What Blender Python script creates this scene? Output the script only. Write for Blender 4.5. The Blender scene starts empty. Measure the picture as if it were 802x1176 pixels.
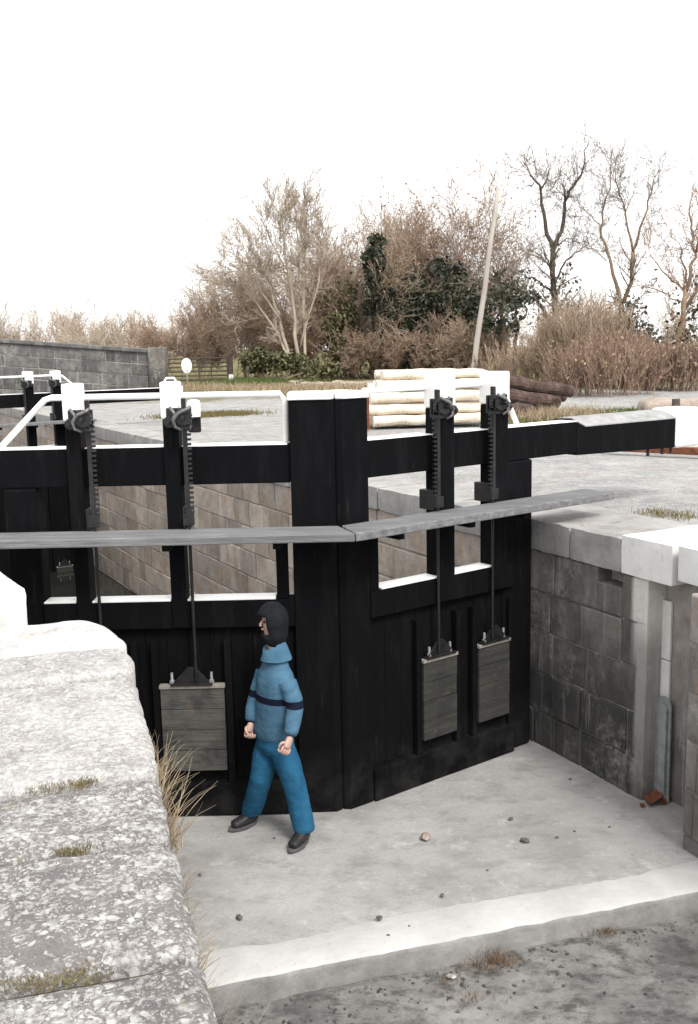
import bpy, bmesh, math, random
import numpy as np
from mathutils import Vector, Matrix, noise, Quaternion
random.seed(7); RNG = np.random.default_rng(7)
R_ = math.radians
S = bpy.context.scene
COL = S.collection

# ------------------------------------------------------------------ camera
F_PX, W_PX, H_PX = 1143.0, 802, 1176
PITCH, ROLL, CAM_H = R_(9.3), R_(1.2), 3.6
fw = Vector((0, math.cos(PITCH), -math.sin(PITCH)))
rt0 = Vector((1, 0, 0)); up0 = Vector((0, math.sin(PITCH), math.cos(PITCH)))
cr = rt0*math.cos(ROLL) - up0*math.sin(ROLL); cu = rt0*math.sin(ROLL) + up0*math.cos(ROLL)
cam_d = bpy.data.cameras.new('camera'); cam = bpy.data.objects.new('camera', cam_d); COL.objects.link(cam)
cam_d.sensor_fit = 'VERTICAL'; cam_d.sensor_height = 36; cam_d.lens = F_PX/H_PX*36
cam_d.clip_start = 0.05; cam_d.clip_end = 5000
cam.matrix_world = Matrix(((cr.x, cu.x, -fw.x, 0), (cr.y, cu.y, -fw.y, 0), (cr.z, cu.z, -fw.z, CAM_H), (0, 0, 0, 1)))
S.camera = cam
def ray(x, y): return fw + cr*((x-W_PX/2)/F_PX) - cu*((y-H_PX/2)/F_PX)
def at(x, y, Y):                     # point of the survey pixel (x, y) at distance Y ahead
    d = ray(x, y); return Vector((0, 0, CAM_H)) + d*(Y/d.y)
def atz(x, y, z):                    # point of the survey pixel on the level z
    d = ray(x, y); return Vector((0, 0, CAM_H)) + d*((z-CAM_H)/d.z)

# ------------------------------------------------------------------ world and sun
w = bpy.data.worlds.new('World'); S.world = w; w.use_nodes = True
nt = w.node_tree; nt.nodes.clear()
sky = nt.nodes.new('ShaderNodeTexSky'); sky.sky_type = 'NISHITA'; sky.sun_disc = False
SUN_EL, SUN_AZ = R_(50), R_(150)     # azimuth clockwise from +y
sky.sun_elevation = SUN_EL; sky.sun_rotation = SUN_AZ
sky.air_density = 1.5; sky.dust_density = 8; sky.ozone_density = 0.6
hs = nt.nodes.new('ShaderNodeHueSaturation'); hs.inputs['Saturation'].default_value = 0.12
bg = nt.nodes.new('ShaderNodeBackground'); bg.inputs['Strength'].default_value = 0.13
ow = nt.nodes.new('ShaderNodeOutputWorld')
oc = nt.nodes.new('ShaderNodeMix'); oc.data_type = 'RGBA'; oc.inputs[0].default_value = .8; oc.inputs[7].default_value = (10.5, 10.5, 10.5, 1)   # even overcast over the clear sky
nt.links.new(sky.outputs[0], hs.inputs['Color']); nt.links.new(hs.outputs[0], oc.inputs[6]); nt.links.new(oc.outputs[2], bg.inputs[0]); nt.links.new(bg.outputs[0], ow.inputs[0])
sl = bpy.data.lights.new('sun', 'SUN'); sl.energy = 2.0; sl.angle = R_(16); sl.color = (1, .96, .9)
so = bpy.data.objects.new('sun', sl); COL.objects.link(so)
sd = Vector((math.sin(SUN_AZ)*math.cos(SUN_EL), math.cos(SUN_AZ)*math.cos(SUN_EL), math.sin(SUN_EL)))
so.rotation_euler = (-sd).to_track_quat('-Z', 'Y').to_euler(); so.location = (0, 0, 40)
vs = S.view_settings; vs.view_transform = 'Standard'; vs.look = 'None'; vs.gamma = 1; vs.exposure = 0.6
try: vs.use_curve_mapping = False
except Exception: pass

# ------------------------------------------------------------------ materials
class NT:
    def __init__(s, name):
        s.m = bpy.data.materials.new(name); s.m.use_nodes = True; s.t = s.m.node_tree; s.t.nodes.clear()
        s.o = s.n('ShaderNodeOutputMaterial'); s.b = s.n('ShaderNodeBsdfPrincipled'); s.l(s.b.outputs[0], s.o.inputs[0])
        s.tc = s.n('ShaderNodeTexCoord'); s.P = s.tc.outputs['Object']
        s.b.inputs['Specular IOR Level'].default_value = .3
    def n(s, t): return s.t.nodes.new(t)
    def l(s, a, b): s.t.links.new(a, b)
    def put(s, sock, v):
        if isinstance(v, (int, float)): sock.default_value = v
        elif isinstance(v, tuple): sock.default_value = v if len(v) == 4 or sock.type == 'VECTOR' else (*v, 1)
        else: s.l(v, sock)
    def map(s, sc=(1, 1, 1), vec=None, rot=(0, 0, 0), loc=(0, 0, 0)):
        m = s.n('ShaderNodeMapping'); m.inputs['Scale'].default_value = sc; m.inputs['Rotation'].default_value = rot; m.inputs['Location'].default_value = loc
        s.l(vec or s.P, m.inputs['Vector']); return m.outputs[0]
    def noise(s, sc, det=4, ro=.55, vec=None, dist=0):
        m = s.n('ShaderNodeTexNoise'); m.inputs['Scale'].default_value = sc; m.inputs['Detail'].default_value = det
        m.inputs['Roughness'].default_value = ro; m.inputs['Distortion'].default_value = dist
        s.l(vec or s.P, m.inputs['Vector']); return m.outputs['Fac']
    def voro(s, sc, vec=None, feat='F1', out='Distance', rnd=1):
        m = s.n('ShaderNodeTexVoronoi'); m.feature = feat; m.inputs['Scale'].default_value = sc; m.inputs['Randomness'].default_value = rnd
        s.l(vec or s.P, m.inputs['Vector']); return m.outputs[out]
    def ramp(s, f, stops, ease=False):
        m = s.n('ShaderNodeValToRGB'); e = m.color_ramp.elements
        if ease: m.color_ramp.interpolation = 'EASE'
        while len(e) < len(stops): e.new(.5)
        for i, (p, c) in enumerate(stops):
            e[i].position = p; e[i].color = (c, c, c, 1) if isinstance(c, (int, float)) else (*c, 1)
        s.l(f, m.inputs[0]); return m.outputs[0]
    def mix(s, f, a, b, mode='MIX'):
        m = s.n('ShaderNodeMix'); m.data_type = 'RGBA'; m.blend_type = mode
        s.put(m.inputs[0], f); s.put(m.inputs[6], a); s.put(m.inputs[7], b); return m.outputs[2]
    def math(s, op, a, b=0.0, clamp=False):
        m = s.n('ShaderNodeMath'); m.operation = op; m.use_clamp = clamp
        s.put(m.inputs[0], a); s.put(m.inputs[1], b); return m.outputs[0]
    def sep(s, vec=None):
        m = s.n('ShaderNodeSeparateXYZ'); s.l(vec or s.P, m.inputs[0]); return m.outputs
    def island(s):
        return s.n('ShaderNodeNewGeometry').outputs['Random Per Island']
    def bump(s, h, d=.02, st=1.0):
        m = s.n('ShaderNodeBump'); m.inputs['Distance'].default_value = d; m.inputs['Strength'].default_value = st
        s.l(h, m.inputs['Height'])
        s.l(m.outputs[0], s.b.inputs['Normal'])
    def done(s, col, rough=.8, metal=0.0, spec=None):
        s.put(s.b.inputs['Base Color'], col); s.put(s.b.inputs['Roughness'], rough); s.b.inputs['Metallic'].default_value = metal
        if spec is not None: s.b.inputs['Specular IOR Level'].default_value = spec
        return s.m

def plain(name, a, b, sc=3, rough=.8, bump=.004, bsc=40, stretch=(1, 1, 1), metal=0, spec=None, isl=0.0):
    t = NT(name); v = t.map(stretch)
    c = t.ramp(t.noise(sc, 5, .6, v), [(.3, a), (.7, b)])
    if isl: c = t.mix(1.0, c, t.ramp(t.island(), [(0, 1-isl), (1, 1.0)]), 'MULTIPLY')
    t.bump(t.noise(bsc, 4, .6, v), bump)
    return t.done(c, rough, metal, spec)

MAT = {}
# black tarred timber: dull, with dusty scuffs and run marks
t = NT('black_gate_paint'); v = t.map((3, 3, .5))
scuff = t.ramp(t.noise(2.2, 6, .7, v), [(.5, 0), (.8, 1)])
c = t.mix(scuff, (.003, .0033, .004), (.0085, .009, .010))
c = t.mix(t.ramp(t.noise(30, 3, .6, t.map((1, 1, .12))), [(.62, 0), (.8, .5)]), c, (.022, .022, .022))
z = t.sep()[2]
silt = t.math('MULTIPLY', t.ramp(t.noise(4, 5, .65), [(.38, 0), (.66, 1)]), t.ramp(z, [(.05, .75), (.55, 0)]))
c = t.mix(silt, c, (.028, .027, .026))
t.bump(t.noise(16, 5, .6, t.map((1, 1, .15))), .006)
MAT['black'] = t.done(c, .85, 0, .08)
MAT['iron'] = plain('dark_cast_iron', (.007, .007, .008), (.022, .021, .021), 12, .5, .003, 60, metal=.3, spec=.5)
MAT['grey_paint'] = plain('worn_grey_white_paint', (.20, .20, .20), (.34, .34, .335), 7, .8, .003, 40)
MAT['pawl'] = plain('handled_iron', (.05, .05, .052), (.22, .22, .22), 30, .4, .001, 80, metal=.5)
MAT['steel'] = plain('worn_steel', (.35, .35, .36), (.6, .6, .6), 20, .4, .001, 80, metal=.6)
t = NT('white_gloss_paint')
c = t.ramp(t.noise(5, 5, .6), [(.3, (.72, .71, .69)), (.6, (.82, .82, .81))])
c = t.mix(t.ramp(t.noise(22, 5, .7, t.map((1, 1, .35))), [(.64, 0), (.72, .8)]), c, (.42, .40, .37))
t.bump(t.noise(30, 3), .002)
MAT['white'] = t.done(c, .5)
t = NT('weathered_grey_plank'); v = t.map((.6, 9, 9))
c = t.ramp(t.noise(3, 6, .65, v), [(.25, (.075, .075, .08)), (.5, (.15, .15, .157)), (.75, (.25, .25, .252))])
c = t.mix(t.ramp(t.noise(5, 5, .6), [(.55, 0), (.75, .7)]), c, (.12, .12, .125))
t.bump(t.noise(14, 5, .6, v), .006); MAT['plank'] = t.done(c, .85)
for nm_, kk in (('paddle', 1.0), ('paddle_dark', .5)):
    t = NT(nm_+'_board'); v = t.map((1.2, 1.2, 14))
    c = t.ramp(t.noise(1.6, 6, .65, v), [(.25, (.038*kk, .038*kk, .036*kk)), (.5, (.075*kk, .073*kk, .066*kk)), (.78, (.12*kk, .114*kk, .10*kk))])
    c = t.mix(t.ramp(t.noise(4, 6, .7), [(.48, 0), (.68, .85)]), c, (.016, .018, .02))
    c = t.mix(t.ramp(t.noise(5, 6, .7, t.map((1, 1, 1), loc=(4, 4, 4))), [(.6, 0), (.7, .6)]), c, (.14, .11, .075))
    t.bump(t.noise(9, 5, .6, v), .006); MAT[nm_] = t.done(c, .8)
MAT['paddle_top'] = plain('paddle_end_grain', (.16, .15, .13), (.27, .25, .22), 14, .85)

# lichen-covered coping stone
def coping(name, white, tint):
    t = NT(name); wv = t.n('ShaderNodeVectorMath'); wv.operation = 'ADD'
    nn = t.n('ShaderNodeTexNoise'); nn.inputs['Scale'].default_value = 9; nn.inputs['Detail'].default_value = 3; t.l(t.P, nn.inputs['Vector'])
    sc = t.n('ShaderNodeVectorMath'); sc.operation = 'SCALE'; sc.inputs['Scale'].default_value = .075; t.l(nn.outputs['Color'], sc.inputs[0])
    t.l(t.P, wv.inputs[0]); t.l(sc.outputs[0], wv.inputs[1]); wp = wv.outputs[0]
    st = t.ramp(t.noise(7, 6, .7), [(.25, tuple(x*.62 for x in tint)), (.5, tint), (.75, tuple(min(1, x*1.4) for x in tint))])
    st = t.mix(t.ramp(t.noise(90, 3, .7), [(.35, .55), (.6, 0)]), st, tuple(x*.45 for x in tint))
    big = t.noise(2.6, 5, .65)                                  # where lichen is thick
    bias = t.math('ADD', t.math('MULTIPLY', t.math('SUBTRACT', big, .5), 2.3), .38+white*.7)
    def flakes(sc_, wgt):
        v_ = t.n('ShaderNodeTexVoronoi'); v_.inputs['Scale'].default_value = sc_; t.l(wp, v_.inputs['Vector'])
        r_ = t.n('ShaderNodeSeparateColor'); t.l(v_.outputs['Color'], r_.inputs[0])
        on = t.math('GREATER_THAN', t.math('MULTIPLY', bias, wgt), r_.outputs[0])
        return t.math('MULTIPLY', on, t.ramp(v_.outputs['Distance'], [(.5, 1), (.75, .15)])), r_.outputs[1]
    fa, ra = flakes(42, .85); fb, rb = flakes(85, .85); fc, rc_ = flakes(170, .7)
    lich = t.math('MAXIMUM', t.math('MULTIPLY', fa, t.ramp(ra, [(0, .65), (1, 1)])), t.math('MAXIMUM', t.math('MULTIPLY', fb, t.ramp(rb, [(0, .5), (1, .9)])), t.math('MULTIPLY', fc, .6)))
    lich = t.math('MULTIPLY', t.math('MULTIPLY', lich, .86), t.ramp(t.noise(38, 6, .75), [(.34, .15), (.52, 1)]))
    blot = t.ramp(t.noise(3.4, 7, .72, t.map((1, 1, 1), loc=(1, 7, 3))), [(.48, 0), (.66, .75)])
    st = t.mix(blot, st, tuple(x*.55 for x in tint)); lich = t.math('MULTIPLY', lich, t.math('SUBTRACT', 1.0, t.math('MULTIPLY', blot, .6)))
    lc = t.ramp(t.noise(40, 4, .6), [(.3, (.40, .393, .383)), (.6, (.58, .573, .56))])
    c = t.mix(lich, st, lc)
    dark = t.ramp(t.noise(19, 6, .75, t.map((1, 1, 1), loc=(3, 5, 1))), [(.655, 0), (.70, .9)])
    c = t.mix(dark, c, (.09, .07, .055))
    grn = t.ramp(t.noise(5, 5, .7, t.map((1, 1, 1), loc=(8, 1, 2))), [(.64, 0), (.74, .6)])
    c = t.mix(grn, c, (.22, .18, .09))
    h = t.math('ADD', t.math('MULTIPLY', lich, .25), t.math('MULTIPLY', t.noise(14, 8, .7), 1.0))
    t.bump(h, .02, .8)
    return t.done(c, .95, 0, .15)
MAT['coping'] = coping('lichen_coping_stone', .03, (.185, .172, .168))
MAT['coping_pale'] = coping('pale_coping_stone', .36, (.33, .316, .31))
MAT['coping_white'] = coping('bleached_coping_stone', .6, (.52, .51, .50))

t = NT('smooth_grey_coping')
c = t.ramp(t.noise(3, 8, .65), [(.25, (.18, .175, .17)), (.5, (.29, .284, .275)), (.75, (.39, .384, .37))])
c = t.mix(t.ramp(t.noise(7, 6, .7), [(.58, 0), (.7, .7)]), c, (.24, .17, .125)); c = t.mix(t.ramp(t.noise(13, 6, .75), [(.6, 0), (.7, .7)]), c, (.10, .095, .09))
t.bump(t.noise(16, 8, .7), .015, .8); MAT['grey_coping'] = t.done(c, .9, 0, .2)
t = NT('whitewashed_concrete')
c = t.ramp(t.noise(3, 8, .65), [(.25, (.50, .49, .48)), (.6, (.68, .675, .66))])
c = t.mix(t.ramp(t.noise(9, 6, .75, t.map((1, 1, .4))), [(.58, 0), (.74, .55)]), c, (.33, .30, .27))
t.bump(t.noise(16, 8, .7), .008, .7); MAT['whitewash'] = t.done(c, .9, 0, .2)

# lock wall ashlar: dark wet stone, pale salts; optional white run below a given spot
def ashlar(name, lo, hi, tide, zt, streak=None, warm=0, runs=.55):
    t = NT(name); x, y, z = t.sep()
    isl = t.island()
    c = t.ramp(t.noise(4, 7, .68, t.map((1, 1, .8))), [(.28, lo), (.55, tuple((a+b)/2 for a, b in zip(lo, hi))), (.8, hi)])
    c = t.mix(1.0, c, t.ramp(isl, [(0, .66), (.5, .95), (1, 1.15)]), 'MULTIPLY')
    if warm: c = t.mix(t.math('MULTIPLY', t.ramp(t.noise(2.4, 5, .65), [(.5, 0), (.7, 1)]), warm), c, (.26, .16, .09))
    zz = t.math('ADD', z, t.math('MULTIPLY', t.math('SUBTRACT', t.noise(1.7, 5, .7, t.map((1, 1, .35))), .5), 1.6))
    wet = t.ramp(t.math('DIVIDE', t.math('SUBTRACT', zz, zt-1), 2.0), [(.3, 1), (.62, 0)])
    c = t.mix(t.math('MULTIPLY', wet, tide), c, (.017, .019, .022))
    run = t.ramp(t.noise(9, 5, .7, t.map((1, 1, .07))), [(.56-.1*(runs > .6), 0), (.72, runs)])
    c = t.mix(run, c, tuple(min(1, q*1.5) for q in hi))
    salt = t.math('MULTIPLY', t.ramp(t.noise(13, 7, .78), [(.42, 0), (.66, .65)]), t.ramp(t.noise(1.9, 5, .65, t.map((1, 1, .8), loc=(3, 1, 2))), [(.5, .04), (.64, 1)]))
    c = t.mix(salt, c, (.40, .385, .36))
    if streak:
        d0, hw = streak
        dd = t.math('ABSOLUTE', t.math('SUBTRACT', t.math('ADD', y, t.math('MULTIPLY', t.noise(6, 3, .6, t.map((1, 1, .1))), .12)), d0))
        m = t.math('MULTIPLY', t.ramp(dd, [(hw*.5, 1), (hw, 0)]), t.ramp(t.math('ADD', z, t.math('MULTIPLY', t.noise(5, 4, .7, t.map((2, 2, .3))), .9)), [(.3, .08), (1.0, .42)]))
        m = t.math('MAXIMUM', m, t.math('MULTIPLY', t.ramp(dd, [(hw, 1), (hw*1.5, 0)]), t.ramp(t.math('SUBTRACT', z, .9), [(.1, 0), (.6, .95)])))
        c = t.mix(m, c, (.60, .58, .55))
    t.bump(t.noise(11, 7, .7), .025, .9)
    return t.done(c, .85, 0, .25)
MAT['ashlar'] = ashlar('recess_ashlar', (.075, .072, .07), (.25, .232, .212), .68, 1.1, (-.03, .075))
MAT['ashlar_near'] = ashlar('near_ashlar', (.18, .165, .16), (.46, .42, .395), .5, 1.0, None, .35)
MAT['ashlar_left'] = ashlar('left_ashlar', (.10, .095, .09), (.24, .22, .2), .6, 1.0)
MAT['chamber'] = ashlar('chamber_ashlar', (.24, .205, .175), (.52, .46, .41), .2, -.9, None, .6, .18)
MAT['bridge'] = ashlar('parapet_ashlar', (.055, .055, .055), (.20, .20, .20), .1, -3)
MAT['mortar_dark'] = plain('dirty_mortar', (.12, .115, .11), (.44, .425, .40), 5, .95, .01, 50)
MAT['mortar'] = plain('mortar', (.18, .17, .16), (.42, .40, .37), 14, .95, .01, 50)

# silty concrete floor
t = NT('silty_concrete_floor')
c = t.ramp(t.noise(1.1, 8, .62), [(.25, (.22, .216, .21)), (.5, (.33, .326, .318)), (.75, (.41, .405, .395))])
c = t.mix(t.ramp(t.noise(3.3, 7, .7, t.map((1, 1.7, 1), rot=(0, 0, .5))), [(.5, 0), (.68, .6)]), c, (.17, .165, .16))
c = t.mix(t.ramp(t.noise(1.0, 6, .7, t.map((1, 1, 1), loc=(11, 4, 0))), [(.52, 0), (.68, .45)]), c, (.19, .186, .18))
c = t.mix(t.ramp(t.noise(45, 5, .75), [(.6, 0), (.75, .5)]), c, (.14, .135, .13))
c = t.mix(t.ramp(t.noise(9, 6, .75, t.map((1, 1, 1), loc=(4, 2, 0))), [(.66, 0), (.74, .8)]), c, (.12, .115, .11))
c = t.mix(t.ramp(t.noise(120, 3, .8), [(.5, 0), (.62, .45)]), c, (.17, .167, .16))
c = t.mix(t.ramp(t.noise(5.5, 7, .75, t.map((1, 1, 1), loc=(1, 14, 0))), [(.56, 0), (.66, .5)]), c, (.46, .455, .445))
t.bump(t.noise(10, 8, .7), .02, .6); MAT['floor'] = t.done(c, .9, 0, .2)
t = NT('clean_concrete_lip')
c = t.ramp(t.noise(2.5, 8, .65), [(.25, (.36, .355, .345)), (.7, (.50, .495, .485))])
c = t.mix(t.ramp(t.noise(14, 6, .75), [(.6, 0), (.74, .6)]), c, (.25, .245, .235))
t.bump(t.noise(16, 8, .7), .012, .6); MAT['lip'] = t.done(c, .9, 0, .2)
t = NT('concrete_lip_face')
c = t.ramp(t.noise(3.5, 8, .7), [(.3, (.13, .128, .124)), (.7, (.30, .295, .285))])
t.bump(t.noise(16, 8, .7), .02, .6); MAT['lipface'] = t.done(c, .9, 0, .2)
t = NT('rubble_bed')
c = t.ramp(t.noise(2.0, 8, .68), [(.3, (.10, .098, .094)), (.5, (.20, .197, .19)), (.72, (.31, .305, .295))])
c = t.mix(t.ramp(t.noise(70, 4, .8), [(.56, 0), (.68, .8)]), c, (.075, .073, .07))
c = t.mix(t.ramp(t.noise(6, 7, .75, t.map((1, 1.6, 1), rot=(0, 0, .4))), [(.47, 0), (.62, .85)]), c, (.065, .063, .06))
c = t.mix(t.ramp(t.noise(1.6, 7, .7, t.map((1, 1, 1), loc=(5, 2, 0))), [(.52, 0), (.66, .6)]), c, (.36, .355, .345))
t.bump(t.noise(26, 10, .8), .025, .7); MAT['rubble'] = t.done(c, .95, 0, .15)

# far bank: pale gravel yard near the lock, dead grass further out
t = NT('gravel_and_grass_bank'); x, y, z = t.sep()
g = t.ramp(t.noise(2.2, 8, .68), [(.25, (.21, .207, .202)), (.5, (.35, .346, .338)), (.75, (.46, .455, .445))])
g = t.mix(t.ramp(t.voro(34), [(0, .5), (.3, 0)]), g, (.11, .108, .105))
g = t.mix(t.ramp(t.noise(14, 7, .8), [(.5, 0), (.64, .65)]), g, (.15, .147, .142))
g = t.mix(t.ramp(t.noise(10, 7, .8, t.map((1, 1, 1), loc=(5, 6, 0))), [(.54, 0), (.66, .7)]), g, (.52, .515, .505))
g = t.mix(t.ramp(t.noise(.9, 5, .6, t.map((1, 1, 1), loc=(2, 9, 0))), [(.55, 0), (.75, .5)]), g, (.30, .225, .185))
g = t.mix(t.ramp(t.noise(1.3, 6, .7, t.map((1, 1, 1), loc=(7, 3, 0))), [(.64, 0), (.72, .6)]), g, (.16, .14, .07))
gr = t.ramp(t.noise(3, 8, .7), [(.3, (.085, .085, .03)), (.55, (.16, .14, .06)), (.8, (.27, .23, .13))])
edge = t.math('ADD', y, t.math('MULTIPLY', t.noise(.35, 5, .65), 14))
c = t.mix(t.ramp(t.math('DIVIDE', edge, 100.0), [(.40, 0), (.44, 1)]), g, gr)
t.bump(t.math('ADD', t.noise(30, 6, .7), t.voro(45)), .03, .8); MAT['bank'] = t.done(c, .95, 0, .15)
t = NT('still_dark_water'); c = t.ramp(t.noise(1, 3), [(.3, (.01, .012, .01)), (.7, (.02, .022, .018))])
t.bump(t.noise(3, 3), .01, .3); MAT['water'] = t.done(c, .08, 0, .5)

MAT['denim'] = None
def cloth(name, a, b, bd=None, weave=260):
    t = NT(name)
    c = t.ramp(t.noise(7, 5, .6, t.map((1, 1, .6))), [(.3, a), (.7, b)])
    if bd is not None:
        lo, hi, col = bd; z = t.sep()[2]
        zz = t.math('SUBTRACT', z, lo); m = t.math('MULTIPLY', t.math('GREATER_THAN', zz, 0.0), t.math('LESS_THAN', zz, hi-lo))
        c = t.mix(m, c, col)
    t.bump(t.math('ADD', t.noise(9, 5, .65, t.map((1, 1, 1.8), rot=(.5, .3, 0))), t.math('MULTIPLY', t.noise(weave, 2), .08)), .018, .7)
    return t.done(c, .9, 0, .15)
MAT['jeans'] = cloth('blue_denim', (.010, .068, .14), (.024, .115, .21))
MAT['navy'] = cloth('navy_knit', (.006, .009, .022), (.012, .016, .035))
MAT['hood'] = cloth('black_knit_hood', (.006, .007, .009), (.014, .016, .02))
MAT['skin'] = plain('skin', (.40, .25, .205), (.49, .32, .265), 20, .55, .001, 120)
MAT['boot'] = plain('scuffed_black_leather', (.012, .012, .013), (.03, .03, .03), 15, .5, .003, 70)
MAT['sole'] = plain('grey_rubber_sole', (.05, .05, .05), (.10, .10, .10), 20, .9)

MAT['bark_dark'] = plain('dark_bark', (.045, .036, .03), (.11, .09, .075), 6, .95, .03, 14, (1, 1, .3), isl=.3)
MAT['bark_pale'] = plain('pale_bark', (.36, .30, .23), (.55, .47, .38), 3, .95, .03, 14, (1, 1, .3), isl=.25)
MAT['bark_tan'] = plain('tan_bark', (.23, .16, .11), (.38, .28, .20), 4, .95, .02, 14, isl=.35)
MAT['twig_pale'] = plain('pale_dry_twigs', (.44, .36, .28), (.62, .53, .44), .8, .95, .0, 14, isl=.4)  # on the far hedge the fade into bright sky is put into this colour
MAT['pole'] = plain('grey_weathered_pole', (.30, .27, .24), (.44, .41, .37), 2, .9, .01, 14, (1, 1, .2))
MAT['twig_tan'] = plain('tan_twigs', (.38, .285, .205), (.58, .455, .345), .8, .95, .0, 14, isl=.5)
MAT['twig_red'] = plain('red_brown_twigs', (.28, .19, .14), (.47, .335, .25), .8, .95, .0, 14, isl=.5)
MAT['twig_grey'] = plain('grey_brown_twigs', (.19, .15, .12), (.33, .275, .225), .8, .95, .0, 14, isl=.5)
MAT['leaf_dark'] = plain('dark_ivy_leaves', (.045, .055, .036), (.105, .115, .075), .7, .6, 0, 14, isl=.65)
MAT['leaf_olive'] = plain('olive_leaves', (.085, .09, .04), (.17, .165, .08), .7, .7, 0, 14, isl=.6)
MAT['leaf_brown'] = plain('withered_brown_leaves', (.32, .225, .15), (.50, .37, .26), .7, .9, 0, 14, isl=.6)
MAT['grass_dry'] = plain('dry_grass', (.30, .22, .13), (.52, .42, .29), 3, .95, 0, 14, isl=.5)
MAT['grass_green'] = plain('green_grass', (.07, .11, .025), (.15, .19, .06), 1, .9, 0, 14, isl=.5)
MAT['moss'] = plain('yellow_moss', (.12, .10, .03), (.28, .23, .10), 9, .95, 0, 14, isl=.5)
t = NT('peeled_log'); c = t.ramp(t.noise(2, 6, .65, t.map((.5, 3, 3))), [(.25, (.50, .40, .28)), (.45, (.72, .64, .53)), (.8, (.82, .78, .70))])
c = t.mix(1.0, c, t.ramp(t.island(), [(0, .8), (1, 1)]), 'MULTIPLY')
c = t.mix(t.ramp(t.noise(9, 5, .7), [(.56, 0), (.66, .85)]), c, (.30, .17, .09))
c = t.mix(t.ramp(t.noise(3.1, 6, .7, t.map((1, 1, 1), loc=(2, 8, 1))), [(.52, 0), (.66, .6)]), c, (.36, .27, .19)); t.bump(t.noise(12, 5, .6, t.map((.4, 2, 2))), .012); MAT['log'] = t.done(c, .85)
MAT['log_dark'] = plain('barked_dark_log', (.025, .016, .014), (.12, .08, .065), 6, .95, .03, 18)
MAT['rust'] = plain('rusted_iron', (.07, .022, .012), (.20, .075, .04), 14, .9, .01, 40)
MAT['grey_metal'] = plain('galvanised_channel', (.20, .22, .22), (.36, .38, .38), 9, .6, .003, 40, metal=.25)
MAT['pale_wood'] = plain('pale_sawn_timber', (.55, .50, .42), (.72, .68, .6), 3, .85, .004, 20, (.3, 2, 2))
MAT['post_dark'] = plain('dark_fence_wood', (.05, .04, .035), (.11, .09, .075), 6, .9, .01, 20)
MAT['stone_bit'] = plain('loose_stone', (.05, .05, .05), (.16, .155, .15), 30, .95, .005, 60, isl=.4)
MAT['heap'] = plain('dumped_rubble', (.22, .17, .14), (.42, .35, .30), 2.5, .95, .05, 8)
MAT['sign'] = plain('white_sign_enamel', (.74, .74, .74), (.82, .82, .82), 3, .4, 0, 14)

# ------------------------------------------------------------------ mesh helpers
class MB:
    def __init__(s): s.v = []; s.f = []; s.mi = []
    def add(s, vs, fs, mi=0):
        b = len(s.v); s.v += [tuple(v) for v in vs]; s.f += [tuple(b+i for i in f) for f in fs]; s.mi += [mi]*len(fs)
    def hexa(s, p, mi=0):          # 8 points: bottom ring of 4, top ring of 4
        s.add(p, [(3, 2, 1, 0), (4, 5, 6, 7), (0, 1, 5, 4), (1, 2, 6, 5), (2, 3, 7, 6), (3, 0, 4, 7)], mi)
    def box(s, c, h, ax=None, mi=0):
        X, Y, Z = ax or (Vector((1, 0, 0)), Vector((0, 1, 0)), Vector((0, 0, 1))); c = Vector(c)
        s.hexa([c+X*(h[0]*a)+Y*(h[1]*b)+Z*(h[2]*d) for d in (-1, 1) for a, b in ((-1, -1), (1, -1), (1, 1), (-1, 1))], mi)
    def prism(s, poly, z0, z1, mi=0):
        n = len(poly); vs = [(p[0], p[1], z0) for p in poly]+[(p[0], p[1], z1) for p in poly]
        s.add(vs, [tuple(range(n-1, -1, -1)), tuple(range(n, 2*n))]+[(i, (i+1) % n, n+(i+1) % n, n+i) for i in range(n)], mi)
    def tube(s, pts, r, n=8, cap=True, mi=0, flat=1.0):
        pts = [Vector(p) for p in pts]; k = len(pts); rr = r if isinstance(r, (list, tuple)) else [r]*k
        vs = []; ref = None
        for i, p in enumerate(pts):
            d = (pts[min(i+1, k-1)]-pts[max(i-1, 0)]).normalized()
            if ref is None: ref = d.orthogonal().normalized()
            ref = (ref-d*ref.dot(d))
            ref = ref.normalized() if ref.length > 1e-6 else d.orthogonal().normalized()
            o = d.cross(ref)
            vs += [p+(ref*math.cos(2*math.pi*j/n)+o*math.sin(2*math.pi*j/n)*flat)*rr[i] for j in range(n)]
        fs = [(i*n+j, i*n+(j+1) % n, (i+1)*n+(j+1) % n, (i+1)*n+j) for i in range(k-1) for j in range(n)]
        if cap: fs += [tuple(range(n-1, -1, -1)), tuple(range((k-1)*n, k*n))]
        s.add(vs, fs, mi)
    def xf(s, fn): s.v = [tuple(fn(Vector(v))) for v in s.v]; return s
    def build(s, name, mats, parent=None, bevel=0, smooth=False, recalc=True, seg=2):
        me = bpy.data.meshes.new(name); org = parent_loc(parent)
        me.from_pydata([(v[0]-org[0], v[1]-org[1], v[2]-org[2]) for v in s.v], [], s.f)
        for m in (mats if isinstance(mats, (list, tuple)) else [mats]): me.materials.append(m)
        if any(s.mi): me.polygons.foreach_set('material_index', s.mi)
        if recalc:
            bm = bmesh.new(); bm.from_mesh(me); bmesh.ops.recalc_face_normals(bm, faces=bm.faces); bm.to_mesh(me); bm.free()
        if smooth: me.polygons.foreach_set('use_smooth', [True]*len(me.polygons))
        o = bpy.data.objects.new(name, me); COL.objects.link(o); o.parent = parent
        if bevel:
            b = o.modifiers.new('edges', 'BEVEL'); b.width = bevel; b.segments = seg; b.limit_method = 'ANGLE'; b.angle_limit = R_(40)
        return o
WORLD_LOC = {}
def parent_loc(p):
    return WORLD_LOC.get(p.name, (0, 0, 0)) if p is not None else (0, 0, 0)
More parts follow.
